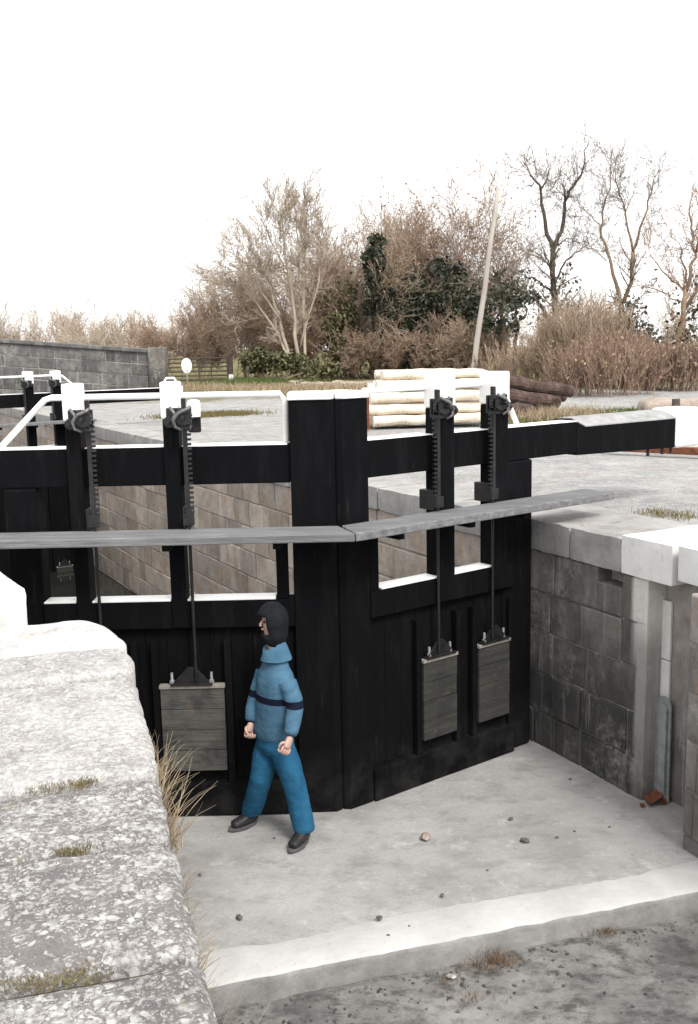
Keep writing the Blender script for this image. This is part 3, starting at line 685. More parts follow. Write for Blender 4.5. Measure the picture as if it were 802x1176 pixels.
    for k, (a, b) in enumerate(posts):
        pp = part(lambda mb: B(mb, a, b, -.11, .062, 1.53, 3.118), 'paddle_post', MAT['black'], bevel=.008)
        part(lambda mb: B(mb, a-.008, b+.008, -.118, .070, 3.12, 3.39), 'post_cap', MAT['white'], pp, bevel=.012)
        r = rods[k]
        def rack(mb):
            B(mb, r-.016, r+.016, .066, .10, 2.40, 3.27)
            z = 2.42
            while z < 3.12: B(mb, r-.045, r-.0162, .069, .097, z, z+.017); z += .036
            B(mb, r-.04, r+.04, .066, .11, 2.33, 2.42)
            mb.tube([P(r, .083, 1.12), P(r, .083, 2.40)], .013, 8)
        part(rack, 'rack_rod', MAT['iron'], bevel=.002)
        part(lambda mb: B(mb, a-.062, a-.002, -.12, .060, 2.30, 2.46), 'rack_guide', MAT['iron'], bevel=.004)
        # winding gear: cheek plates, pinion, ratchet and pawls
        def gear(mb):
            g0 = a-.055; s = gear_flip
            B(mb, g0-.05, b-.035, .064, .082, 3.055, 3.20)
            B(mb, g0-.05, g0+.03, .084, .19, 3.05, 3.075)
            for vv in (.10, .165): B(mb, g0-.048, g0+.028, vv, vv+.012, 3.078, 3.20)
            def wheel(uc, zc, rr_, v0, v1, nt_):
                n = nt_*2; ring = [(uc+math.cos(2*math.pi*i/n)*(rr_*(1 if i % 2 else .80)), zc+math.sin(2*math.pi*i/n)*(rr_*(1 if i % 2 else .80))) for i in range(n)]
                mb.add([P(u, v0, z) for u, z in ring]+[P(u, v1, z) for u, z in ring], [tuple(range(n)), tuple(range(n, 2*n))]+[(i, (i+1) % n, n+(i+1) % n, n+i) for i in range(n)])
            wheel(g0-.01, 3.14, .058, .118, .152, 12); wheel(g0-.01, 3.14, .07, .196, .21, 16)
            mb.tube([P(g0-.01, .06, 3.14), P(g0-.01, .27, 3.14)], .016, 8)
            wheel(b-.06, 3.10, .045, .09, .125, 10); mb.tube([P(b-.06, .07, 3.10), P(b-.06, .16, 3.10)], .012, 8)
        gp_ = part(gear, 'winding_gear', MAT['iron'], pp, bevel=.002)
        def pawl(mb):
            g0 = a-.055
            mb.tube([P(g0-.07, .22, 3.215), P(g0-.03, .225, 3.19), P(g0+.02, .225, 3.17), P(g0+.06, .22, 3.12), P(g0+.05, .215, 3.07), P(g0+.0, .21, 3.045)], [.012, .014, .015, .014, .012, .008], 8)
            mb.tube([P(g0+.10, .13, 3.21), P(g0+.06, .14, 3.16), P(g0+.09, .14, 3.10)], [.011, .012, .010], 8)
        part(pawl, 'pawl', MAT['pawl'], pp, smooth=True)
        # paddle
        c = pads[k]; hw = padw/2; z0, z1 = .38+zb*.8, 1.05+zb*.8
        def pad(mb):
            nb = 4
            for i in range(nb): B(mb, c-hw, c+hw, .02, .066+random.uniform(-.004, .004), z0+(z1-z0)/nb*i+.002, z0+(z1-z0)/nb*(i+1)-.002)
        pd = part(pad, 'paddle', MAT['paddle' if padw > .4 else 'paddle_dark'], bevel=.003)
        part(lambda mb: B(mb, c-hw-.008, c+hw+.008, .014, .076, z1, z1+.028), 'paddle_cap', MAT['paddle_top'], pd, bevel=.004)
        def brk(mb):
            n = 4; poly = [(-.14, z1+.03), (.14, z1+.03), (.14, z1+.05), (.03, z1+.17), (-.03, z1+.17), (-.14, z1+.05)]; n = len(poly)
            mb.add([P(c+u, .05, z) for u, z in poly]+[P(c+u, .072, z) for u, z in poly], [tuple(range(n)), tuple(range(n, 2*n))]+[(i, (i+1) % n, n+(i+1) % n, n+i) for i in range(n)])
            B(mb, c-.16, c+.16, .02, .09, z1+.0285, z1+.045)
        part(brk, 'lifting_bracket', MAT['iron'], pd, bevel=.002)
        for sx in (-1, 1):
            part(lambda mb: (mb.tube([P(c+sx*hw*.62, .055, z1+.03), P(c+sx*hw*.62, .055, z1+.125)], .011, 8), mb.tube([P(c+sx*hw*.62, .055, z1+.046), P(c+sx*hw*.62, .055, z1+.066)], .02, 6)), 'bolt', MAT['steel'], pd)
            part(lambda mb: B(mb, c+sx*(hw+.035)-.026, c+sx*(hw+.035)+.026, -.01, .052, zb+.272, 1.42), 'paddle_guide', MAT['black'], bevel=.004)
    # walkway
    if walk:
        def plank(mb):
            PR(mb, [(.015-.062*.33+.0, .062), (-.13, .40), (walk_end, .40), (walk_end, .062)], 2.235, 2.297)
        wk = part(plank, 'walkway_plank', MAT['plank'], bevel=.008)
        def brs(mb):
            B(mb, ub-.03, ub+.03, .064, .36, 2.185, 2.233)
        for ub in [stile[0]+.05]+[p[0]+.08 for p in posts]: part(brs, 'plank_bracket', MAT['black'], wk, bevel=.004)
    # handrail
    pts = [P(mw+.03, -.10, 2.92), P(mw+.03, -.10, 3.23), P(mw+.07, -.10, 3.28), P(rail_end[0]-.05, -.10, 3.285), P(rail_end[0], -.10, 3.27), P(rail_end[1], -.10, 2.93)]
    part(lambda mb: mb.tube(pts, .024, 10), 'handrail', MAT['white'], smooth=True)
    return root
leaf(Mx, Vector((-1, 0, 0)), Vector((0, -1, 0)), 'left leaf of the near black lock gates, facing the camera behind the person', .34, 2.50,
     [(1.155, 1.27), (1.88, 1.99)], 0, [1.105, 1.81], [1.145, 1.86], .49, 4.6, 2.75, (.385, .47), (2.17, 2.52))
rd = (HEEL-Mx).normalized(); rv = Vector((rd.y, -rd.x, 0))
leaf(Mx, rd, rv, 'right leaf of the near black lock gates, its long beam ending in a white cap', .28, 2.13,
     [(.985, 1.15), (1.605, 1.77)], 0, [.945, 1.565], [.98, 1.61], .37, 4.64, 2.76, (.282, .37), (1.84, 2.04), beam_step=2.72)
fH = Vector((-6.15, 22.5, 0)); fM = fH-rd*2.13
leaf(fM, rd, rv, 'far black lock gate leaf at the left edge, small behind the left gate', .3, 2.13,
     [(1.06, 1.235), (1.68, 1.855)], 0, [1.02, 1.635], [1.03, 1.66], .37, 4.9, 2.5, (.31, .39), (1.95, 2.35), zb=-2.6, zo=-.13, handle=True)

# ------------------------------------------------------------------ person
exec_person = True
FACE = Vector((-.80, -.60, 0)).normalized(); LEFT = Vector((-FACE.y, FACE.x, 0))   # their left = towards the camera's right
def skin_mesh(verts, edges, root, sub=2):
    me = bpy.data.meshes.new('tmp'); me.from_pydata([v[0] for v in verts], edges, [])
    o = bpy.data.objects.new('tmp', me); COL.objects.link(o)
    sk = o.modifiers.new('skin', 'SKIN'); sk.use_smooth_shade = True
    for i, v in enumerate(verts):
        d = me.skin_vertices[0].data[i]; r = v[1]; d.radius = r if isinstance(r, tuple) else (r, r); d.use_root = (i == root)
    sm = o.modifiers.new('sub', 'SUBSURF'); sm.levels = sub; sm.render_levels = sub
    dg = bpy.context.evaluated_depsgraph_get(); ev = o.evaluated_get(dg).to_mesh()
    vs = [tuple(v.co) for v in ev.vertices]; fs = [tuple(p.vertices) for p in ev.polygons]
    o.evaluated_get(dg).to_mesh_clear(); bpy.data.objects.remove(o); bpy.data.meshes.remove(me)
    return vs, fs
def chain(*parts):
    """parts: list of (list of (pos, radius), parent index or None) -> verts, edges"""
    V, Ed = [], []
    for pts, par in parts:
        prev = par
        for p in pts:
            V.append((tuple(p[0]), p[1])); i = len(V)-1
            if prev is not None: Ed.append((prev, i))
            prev = i
    return V, Ed
PY = 6.98
def pp(x, y, dy=0.0): return at(x, y, PY+dy)
footR, footL = atz(290, 946, 0), atz(350, 966, 0)          # ankles' ground points (their right / left)
hipC = pp(316, 850, .06); 
hipR, hipL = hipC-LEFT*.085, hipC+LEFT*.085
kneeR, kneeL = pp(300, 893, .06), pp(338, 899, -.06)
ankR, ankL = footR+Vector((0, 0, .10)), footL+Vector((0, 0, .10))
waist = pp(317, 832, .04); chest = pp(317, 785, .03); neckb = pp(317, 750, .02)
shR, shL = chest-LEFT*.150+Vector((0, 0, .055)), chest+LEFT*.150+Vector((0, 0, .055))
elR, elL = pp(293, 806, .12), pp(340, 812, -.15)
wrR, wrL = pp(289, 829, .06), pp(334, 845, -.24)
haR, haL = pp(287, 838, .04), pp(330, 857, -.28)
HF = Vector((-.93, -.30, -.12)).normalized()
headc = pp(312, 713, .0); chin = headc+Vector((0, 0, -.09))+HF*.05
per = thing('person', (0.5*(footR.x+footL.x), .5*(footR.y+footL.y), 0), 'person in a dark hood, banded blue sweatshirt and blue jeans, striding on the lock floor', 'person')
V, Ed = chain(([(hipC, (.10, .085)), (waist, (.10, .08)), (chest, (.09, .08)), (neckb, .05), (headc+Vector((0, 0, -.075)), .062), (headc+HF*.008, (.068, .080)), (headc+Vector((0, 0, .06)), (.056, .068))], None),
              ([(hipR, .07), (kneeR, .055), (ankR, .04)], 0), ([(hipL, .07), (kneeL, .055), (ankL, .04)], 0),
              ([(shR, .035), (elR, .032), (wrR, .026)], 2), ([(shL, .035), (elL, .032), (wrL, .026)], 2))
vs, fs = skin_mesh(V, Ed, 0)
body = MB(); body.add(vs, fs)
# face: nose, brow, lips, ears as small grown pieces on the head
hl = Vector((0, 0, 1)).cross(HF).normalized(); hu = HF.cross(hl)
def facept(a, b, c): return headc+HF*(a*.9)+hl*(b*.86)+hu*(c*.9)
v2, e2 = chain(([(facept(.07, 0, .02), .008), (facept(.098, 0, -.012), .012), (facept(.088, 0, -.028), .012)], None)); body.add(*skin_mesh(v2, e2, 0))
v2, e2 = chain(([(facept(.078, -.022, -.052), .005), (facept(.088, 0, -.05), .008), (facept(.078, .022, -.052), .005)], None)); body.add(*skin_mesh(v2, e2, 0))
for sx in (-1, 1):
    v2, e2 = chain(([(facept(.0, sx*.078, .02), .012), (facept(-.012, sx*.084, -.01), .014), (facept(-.0, sx*.08, -.03), .009)], None)); body.add(*skin_mesh(v2, e2, 0))
def fist(wr, ha, side):
    ax = (ha-wr).normalized(); fwd = FACE-ax*FACE.dot(ax); fwd.normalize(); sd_ = ax.cross(fwd)    # fwd: thumb side
    c0 = ha
    v2, e2 = chain(([(wr, .027), (wr.lerp(c0, .5), (.026, .034)), (c0, (.024, .040)), (c0+ax*.025, (.020, .036))], None)); body.add(*skin_mesh(v2, e2, 0))
    inn = -LEFT*side*1.0; inn = (inn-ax*inn.dot(ax)).normalized()       # palms face the thighs
    for i, (o, L) in enumerate(((.030, .9), (.010, 1.0), (-.010, .95), (-.029, .8))):
        k = c0+fwd*o+ax*.03
        pts = [(k-ax*.025, .010), (k+ax*.012*L, .0105), (k+ax*.028*L+inn*.016, .0098), (k+ax*.014*L+inn*.040, .009), (k-ax*.008+inn*.036, .008)]
        v3, e3 = chain((pts, None)); body.add(*skin_mesh(v3, e3, 0, 1))
    k = c0+fwd*.034-ax*.022
    pts = [(k-fwd*.01, .012), (k+fwd*.012+ax*.018+inn*.012, .0115), (k+fwd*.008+ax*.042+inn*.026, .010), (k-fwd*.006+ax*.056+inn*.034, .008)]
    v3, e3 = chain((pts, None)); body.add(*skin_mesh(v3, e3, 0, 1))
fist(wrR, haR, -1); fist(wrL, haL, 1)
bo = child(body, 'body', MAT['skin'], per, smooth=True)
for sx in (-1, 1):
    mb = MB(); c = facept(.066, sx*.030, .012)
    mb.tube([c-HF*.012, c-HF*.004, c+HF*.004, c+HF*.008], [.006, .012, .009, .002], 10)
    child(mb, 'eye', plain('eye_dark', (.02, .015, .01), (.05, .04, .03), 40, .3), per, smooth=True)
# jeans
def wav(mb, amp, fq, seed):
    def f(v):
        n = noise.noise_vector(Vector((v.x*fq+seed, v.y*fq, v.z*fq*1.5))); return v+n*amp
    return mb.xf(f)
hemR, hemL = footR+Vector((0, 0, .085)), footL+Vector((0, 0, .085))
def loft(mb, rings, n=24):
    vs = [c+LEFT*(a*math.cos(2*math.pi*i/n))+FACE*(b*math.sin(2*math.pi*i/n)) for c, a, b in rings for i in range(n)]; k = len(rings)
    mb.add(vs, [(j*n+i, j*n+(i+1) % n, (j+1)*n+(i+1) % n, (j+1)*n+i) for j in range(k-1) for i in range(n)]+[tuple(range(n)), tuple(range((k-1)*n, k*n))])
def limb(mb, pts, rr_, sub=5):
    P, R = [], []
    for i in range(len(pts)-1):
        for k in range(sub): f = k/sub; P.append(Vector(pts[i]).lerp(Vector(pts[i+1]), f)); R.append(rr_[i]+(rr_[i+1]-rr_[i])*f)
    P.append(Vector(pts[-1])); R.append(rr_[-1])
    for _ in range(3):
        P = [P[0]]+[(P[i-1]+P[i]*2+P[i+1])/4 for i in range(1, len(P)-1)]+[P[-1]]
    mb.tube(P, R, 16)
def cloth_union(o, vox=.0085, it=3):
    r = o.modifiers.new('union', 'REMESH'); r.mode = 'VOXEL'; r.voxel_size = vox; r.use_smooth_shade = True
    m_ = o.modifiers.new('soft', 'SMOOTH'); m_.iterations = it; m_.factor = .5
def folds(mb, pts, amp, sd):                                     # creases that gather at the joints
    def f(v):
        k = sum(math.exp(-((v-q).length/.11)**2) for q in pts)
        d = noise.noise(Vector((v.x*7+sd, v.y*7, v.z*26+2.5*noise.noise(v*5))))
        return v+noise.noise_vector(v*7+Vector((sd, 0, 0)))*.006+(FACE*.7+LEFT*.7)*d*amp*(.35+k)
    return mb.xf(f)
up = Vector((0, 0, 1)); mb = MB()
loft(mb, [(hipC+up*.13, .155, .12), (hipC+up*.05, .168, .128), (hipC-up*.03, .168, .13), (hipC-up*.09, .13, .11)])
limb(mb, [hipR-up*.02, hipR.lerp(kneeR, .5), kneeR, kneeR.lerp(hemR, .5), hemR+up*.03, hemR], [.095, .098, .086, .082, .082, .078])
limb(mb, [hipL-up*.02, hipL.lerp(kneeL, .5), kneeL, kneeL.lerp(hemL, .5), hemL+up*.03, hemL], [.095, .098, .086, .082, .082, .078])
mb2 = MB(); mb2.v, mb2.f, mb2.mi = mb.v, mb.f, mb.mi; folds(mb2, [kneeR, kneeL, hemR+up*.05, hemL+up*.05, hipC-up*.1], .013, 3)
jo = child(mb2, 'jeans', MAT['jeans'], per, smooth=True); cloth_union(jo)
# sweatshirt
hem = hipC+Vector((0, 0, .055))
mb = MB()
loft(mb, [(hem-up*.025, .160, .128), (hem+up*.0, .172, .140), (hem+up*.045, .180, .148), (waist+up*.08, .176, .142), (chest-up*.04, .174, .136), (chest+up*.03, .176, .130), (chest+up*.085, .165, .112), (chest+up*.125, .125, .095), (neckb-up*.005, .075, .075)])
for sh_, el_, wr_ in ((shR, elR, wrR), (shL, elL, wrL)): limb(mb, [sh_-up*.0, sh_.lerp(el_, .5), el_, el_.lerp(wr_, .6), wr_.lerp(el_, .12), wr_], [.070, .068, .062, .058, .052, .040])
folds(mb, [elR, elL, wrR, wrL, hem, shL-up*.08, shR-up*.08], .010, 11)
band_z = pp(317, 801, 0).z
MAT['sweat'] = cloth('blue_sweatshirt', (.038, .10, .165), (.072, .152, .228), (band_z-.022, band_z+.03, (.006, .008, .022)))
swm = child(mb, 'sweatshirt', MAT['sweat'], per, smooth=True); cloth_union(swm)
# hood (knit, dark) around the head with an opening at the face; blue collar
mb = MB(); nu, nv = 28, 16; vs = []; fs = []
for j in range(nv+1):
    th = math.pi*j/nv
    for i in range(nu):
        ph = 2*math.pi*i/nu
        d = Vector((math.cos(ph)*math.sin(th), math.sin(ph)*math.sin(th), math.cos(th)))     # local: x face, y left, z up
        s = Vector((.104, .088, .122)); lz = d.z*s.z
        if lz < -.05: s = Vector((s.x*(1+(-.05-lz)*1.2), s.y*(1+(-.05-lz)*1.2), s.z)); lz = -.05+(lz+.05)*2.3
        wr = 1+.04*noise.noise(d*5)
        vs.append(headc+HF*(d.x*s.x*wr-.012)+hl*(d.y*s.y*wr)+hu*(lz*wr+.008))
for j in range(nv):
    for i in range(nu):
        ph = 2*math.pi*(i+.5)/nu; th = math.pi*(j+.5)/nv
        dx, dz = math.cos(ph)*math.sin(th), math.cos(th)
        if dx > .62 and -.62 < dz < .45: continue
        fs.append((j*nu+i, j*nu+(i+1) % nu, (j+1)*nu+(i+1) % nu, (j+1)*nu+i))
mb.add(vs, fs); hd = child(mb, 'hood', MAT['hood'], per, smooth=True)
so_ = hd.modifiers.new('thick', 'SOLIDIFY'); so_.thickness = .012; so_.offset = 1
mb = MB(); cz = neckb+Vector((0, 0, .0))
mb.tube([cz+Vector((0, 0, -.04)), cz+Vector((0, 0, .02)), cz+HF*.01+Vector((0, 0, .07)), cz+HF*.015+Vector((0, 0, .075))], [.115, .10, .088, .075], 20, cap=False); wav(mb, .01, 14, 5)
col_ = child(mb, 'collar', cloth('blue_collar', (.04, .105, .17), (.075, .16, .235)), per, smooth=True)
# boots
for (ft, toe, nm) in ((footR, atz(264, 955, 0), 0), (footL, atz(340, 974, 0), 1)):
    d = (toe-ft); d.z = 0
    d.normalize(); sdv = Vector((-d.y, d.x, 0))
    def F(a, b, c): return ft+d*a+sdv*b+Vector((0, 0, c))
    V, Ed = chain(([(F(-.055, 0, .045), (.045, .042)), (F(.02, 0, .055), (.046, .045)), (F(.09, 0, .05), (.05, .042)), (F(.15, 0, .044), (.05, .036)), (F(.18, 0, .038), (.04, .028))], None), ([(F(-.02, 0, .11), .052), (F(-.022, 0, .15), .052)], 1))
    mb = MB(); mb.add(*skin_mesh(V, Ed, 1)); mb.xf(lambda v: Vector((v.x, v.y, max(v.z, .014)))); b_ = child(mb, 'boot', MAT['boot'], per, smooth=True)
    mb = MB(); out = []
    for i in range(24):
        a = 2*math.pi*i/24; L = .135 if math.cos(a) > 0 else .115
        wd = .055*(1-.35*max(0, math.cos(a))**4) if math.cos(a) > -.2 else .046
        p = ft+d*(.075+math.cos(a)*L)+sdv*(math.sin(a)*wd); out.append((p.x, p.y))
    mb.prism(out, .0, .022); child(mb, 'sole', MAT['sole'], b_, bevel=.004)

# ------------------------------------------------------------------ small things on the lock floor
def lump(px, py, r, flat, mat, name, label, cat, zg=0.0, seed=0, group=None, el=1.0, drop=.2):
    r *= .72
    p = atz(px, py, zg); mb = MB(); bm = bmesh.new(); bmesh.ops.create_icosphere(bm, subdivisions=2, radius=1)
    for v in bm.verts:
        n = 1+.35*noise.noise(v.co*1.7+Vector((seed*3.7, seed, 0)))
        v.co = Vector((v.co.x*r*n*el, v.co.y*r*n, v.co.z*r*flat*n))
    bm.verts.index_update(); rot = Matrix.Rotation(seed*1.3, 3, 'Z')
    mb.add([p+rot @ v.co+Vector((0, 0, r*flat*(1-drop))) for v in bm.verts], [tuple(v.index for v in f.verts) for f in bm.faces]); bm.free()
    return solo(mb, name, mat, tuple(p), label, cat, group)
lump(489, 963, .05, .6, MAT['heap'], 'stone', 'brownish lump of stone near the middle of the pale floor', 'stone', 0, 1, 'loose stones on the lock floor', 1.4)
lump(603, 967, .035, .7, MAT['stone_bit'], 'stone', 'dark pebble on the floor nearest the right wall', 'stone', 0, 2, 'loose stones on the lock floor', 1.5)
lump(587, 941, .022, .6, MAT['stone_bit'], 'stone', 'small dark pebble just above the larger dark one by the right wall', 'stone', 0, 3, 'loose stones on the lock floor', 1.5)
lump(275, 1055, .028, .7, MAT['stone_bit'], 'stone', 'dark pebble on the floor beside the left coping, in front of the person', 'stone', 0, 4, 'loose stones on the lock floor', 1.5)
lump(436, 1056, .025, .8, MAT['stone_bit'], 'stone', 'dark pebble at the edge of the white concrete lip', 'stone', 0, 5, 'loose stones on the lock floor', 1.1)
lump(508, 1029, .018, .7, MAT['stone_bit'], 'stone', 'tiny grey pebble midway along the concrete lip', 'stone', 0, 6, 'loose stones on the lock floor', 1.4)
lump(519, 1123, .03, .5, MAT['coping_white'], 'stone', 'single white stone lying on the rubble bed below the lip', 'stone', -.15, 7, 'loose stones on the rubble bed', 1.4)
for i, (x, y, r) in enumerate(((640, 962, .014), (660, 955, .012), (446, 1075, .014), (470, 1064, .010), (655, 895, .014), (560, 1000, .011), (230, 1005, .016), (315, 963, .011), (700, 950, .012))):
    lump(x, y, r, .6, MAT['stone_bit'], 'stone', 'speck of grit scattered on the pale lock floor', 'stone', 0, 10+i, 'specks of grit on the lock floor', 1.4)
# rubble stones on the lower bed: uncountable
mb = MB()
rr = random.Random(12)
for i in range(520):
    a, b = rr.random(), rr.random(); p = A0.lerp(A1, a)-ein*(.03+abs(rr.gauss(0, .22))*(1.0 if rr.random() < .75 else 5)); r = rr.uniform(.004, .02)
    if rr.random() < .04: r *= 1.8
    q = Vector((p.x, p.y, -.15+noise.noise(Vector((p.x*1.1, p.y*1.1, 4)))*.03+noise.noise(Vector((p.x*5, p.y*5, 1)))*.014))
    e = Vector((rr.uniform(-1, 1), rr.uniform(-1, 1), rr.uniform(-.3, .3))).normalized(); f = e.orthogonal().normalized(); g = e.cross(f)
    vs = [q+e*r*1.3, q-e*r*1.2, q+f*r, q-f*r*.9, q+g*r*.8, q-g*r*.8]
    mb.add(vs, [(0, 2, 4), (2, 1, 4), (1, 3, 4), (3, 0, 4), (2, 0, 5), (1, 2, 5), (3, 1, 5), (0, 3, 5)])
o = mb.build('rubble_gravel', MAT['stone_bit'], bevel=.003); tag(o, 'dark gritty gravel strewn below the concrete lip', 'gravel', kind='stuff')
# rusty scrap by the groove
sc_ = atz(755, 925, 0)
mb = MB()
def plate(c, e1, e2, th=.012, lift=0):
    e1, e2 = Vector(e1), Vector(e2); n = e1.cross(e2).normalized()*th
    mb.hexa([c, c+e1, c+e1+e2, c+e2, c+n, c+e1+n, c+e1+e2+n, c+e2+n])
plate(sc_+Vector((-.07, -.03, .012)), (.13, .05, .05), (-.02, .10, .02)); plate(sc_+Vector((.0, .06, .03)), (.12, .03, -.015), (.02, .07, .05)); plate(sc_+Vector((.04, .0, .004)), (.10, .08, .0), (-.04, .06, .07))
solo(mb, 'scrap_metal', MAT['rust'], tuple(sc_), 'bent rusty scrap metal on the floor under the wall groove', 'scrap', bevel=.003)
lump(738, 926, .028, .7, MAT['rust'], 'scrap_metal', 'small rusty lump beside the bent scrap by the wall', 'scrap', 0, 21, None, 1.2)

# ------------------------------------------------------------------ grasses near the camera
def blades(segs, base, n, h, spread, rng, r=.0022, lean=None, segn=4):
    for _ in range(n):
        p = Vector(base)+Vector((rng.gauss(0, spread), rng.gauss(0, spread), rng.uniform(-.01, .01)))
        d = Vector((rng.gauss(0, .35), rng.gauss(0, .35), 1)).normalized()
        if lean is not None: d = (d+Vector(lean)*rng.uniform(.4, 1.3)).normalized()
        L = h*rng.uniform(.45, 1.15); bend = Vector((rng.gauss(0, .25), rng.gauss(0, .25), -.28))
        for k in range(segn):
            q = p+d*(L/segn); f0, f1 = 1-k/segn, 1-(k+1)/segn
            segs.append((*p, *q, max(r*f0, r*.25), max(r*f1, r*.15))); p = q; d = (d+bend/segn*2).normalized()
rg = random.Random(5)
segs = []
for i in range(9):
    f = i/8; b = edge[5].lerp(edge[6], -.1+.5*f); blades(segs, (b.x-.01, b.y, 1.80), 20, .30-.1*abs(f-.5), .022, rg, .0030, (.16, -.02, 0))
tg = thing('dry_grass_tuft', (edge[5].x, edge[5].y, 1.78), 'tall dry straw-coloured grass tuft on the left wall edge, left of the paddle board', 'grass')
seg_mesh('grass_blades', segs, MAT['grass_dry'], tg)
segs = []
for i in range(60):
    f = rg.random(); 
    a, b = (edge[3], edge[5]); q = a.lerp(b, f); blades(segs, (q.x-.015, q.y, 1.72+rg.uniform(-.08, .06)), 6, .17, .02, rg, .0018, (.28, -.05, 0))
for i in range(14):
    q = edge[2].lerp(edge[3], rg.random()); blades(segs, (q.x-.01, q.y, 1.74), 3, .28, .015, rg, .0017, (.5, 0, 0))
o = seg_mesh('grass', segs, MAT['grass_dry']); tag(o, 'fringe of short dry grass hanging along the left coping edge', 'grass', kind='stuff')
# moss in the joints of the coping
segs = []
def moss_line(p, q, n, h):
    for _ in range(n):
        f = rg.random(); c = p.lerp(q, f)+Vector((rg.gauss(0, .022), rg.gauss(0, .02), -.012)); blades(segs, c, 3, h*rg.uniform(.5, 1.2), .008, rg, .0016, None, 2)
moss_line(atz(0, 866, ZL), atz(52, 861, ZL), 90, .014); moss_line(atz(85, 858, ZL), atz(110, 855, ZL), 45, .016)
moss_line(atz(35, 906, ZL), atz(105, 896, ZL), 110, .015); moss_line(atz(88, 900, ZL), atz(105, 895, ZL), 50, .02)
moss_line(atz(0, 1124, ZL), atz(112, 1116, ZL), 240, .013); moss_line(atz(70, 1112, ZL), atz(112, 1100, ZL), 80, .014)
moss_line(atz(70, 978, ZL), atz(100, 974, ZL), 60, .025)
o = seg_mesh('moss', segs, MAT['moss']); tag(o, 'yellow-brown moss in the joints between the foreground coping stones', 'moss', kind='stuff')
segs = []
for (x, y, n, h) in ((575, 1105, 60, .10), (555, 1112, 30, .08), (690, 1070, 80, .05), (520, 1128, 20, .07), (540, 1150, 30, .06)):
    c = atz(x, y, -.14); 
    for _ in range(n): blades(segs, c+Vector((rg.gauss(0, .07), rg.gauss(0, .035), 0)), 2, h, .01, rg, .002, None, 3)
o = seg_mesh('moss', segs, plain('brown_withered_moss', (.14, .075, .035), (.30, .19, .10), 6, .95, 0, 10, isl=.5)); tag(o, 'withered brown weeds on the rubble bed in the foreground', 'weeds', kind='stuff')

# ------------------------------------------------------------------ right bank things
# stacked pale logs
rl = random.Random(8)
def log(p, q, r0, r1, mat, name, label, cat, group, n=14):
    mb = MB(); k = 9; pts = []; rr_ = []
    for i in range(k):
        f = i/(k-1); c = Vector(p).lerp(Vector(q), f); c += Vector((0, rl.uniform(-.02, .02), rl.uniform(-.016, .016))); pts.append(c); rr_.append((r0+(r1-r0)*f)*rl.uniform(.9, 1.08))
    mb.tube(pts, rr_, n); b = (Vector(p)+Vector(q))/2
    return solo(mb, name, mat, (b.x, b.y, b.z-(r0+r1)/2), label, cat, group, bevel=.01)
Dl = 20.0
lg = Vector((.985, .17, 0))
ords = ('bottom', 'second', 'third', 'fourth', 'top')
for k, (xl, yl, L, r) in enumerate(((429, 486, 2.5, .125), (420, 472, 2.7, .115), (425, 459, 2.45, .118), (432, 447, 2.35, .112), (439, 436, 2.25, .105))):
    p = at(xl, yl, Dl+.12*k); p.z = GZ+.115+.225*k
    for row in range(4):
        b = p+Vector((-.02*row+rl.uniform(-.15, .15)*(row > 0), .235*row, rl.uniform(-.015, .015))); 
        log(b, b+lg*L*rl.uniform(.92, 1.08)+Vector((0, 0, rl.uniform(-.03, .02))), r*rl.uniform(.86, 1.12), r*rl.uniform(.72, 1.0), MAT['log'], 'log',
            f'pale peeled log at the front of the {ords[k]} row of the cream stack' if row == 0 else f'pale peeled log hidden behind the front log of the {ords[k]} row', 'log', 'pale peeled logs stacked behind the gate')
p = at(422, 470, 19.7); mb = MB(); mb.box((p.x, p.y, GZ+.40), (.04, .04, .42)); solo(mb, 'stake', MAT['rust'], (p.x, p.y, GZ-.02), 'rust-brown stake against the left end of the pale logs', 'stake', bevel=.006)
# dark logs to the right
for k, (xa, ya, xb, yb, D, r, lab) in enumerate(((572, 437, 656, 450, 23.6, .17, 'topmost dark bark-covered log right of the pale stack'), (570, 453, 640, 462, 23.2, .18, 'second dark log, under the topmost one'), (566, 470, 611, 474, 22.4, .21, 'black thick log end at the foot of the dark pile'), (575, 466, 632, 472, 24.0, .18, 'third dark log, partly hidden behind the others'), (575, 445, 648, 456, 24.2, .17, 'dark log at the back of the pile behind the topmost'))):
    log(at(xa, ya, D), at(xb, yb, D+.8), r, r*.85, MAT['log_dark'], 'log', lab, 'log', 'dark logs piled right of the pale stack')
# mooring bollard
p = atz(224, 494, GZ); bol = thing('mooring_bollard', (p.x, p.y, GZ-.02), 'short bollard with white top and black foot on the gravel behind the left gate', 'bollard')
mb = MB(); mb.tube([(p.x, p.y, GZ-.03), (p.x, p.y, GZ+.27)], .13, 16); child(mb, 'foot', MAT['black'], bol, bevel=.01)
mb = MB(); mb.tube([(p.x, p.y, GZ+.271), (p.x, p.y, GZ+.55), (p.x, p.y, GZ+.60), (p.x, p.y, GZ+.62)], [.13, .135, .12, .06], 16); child(mb, 'head', MAT['white'], bol, bevel=.01)
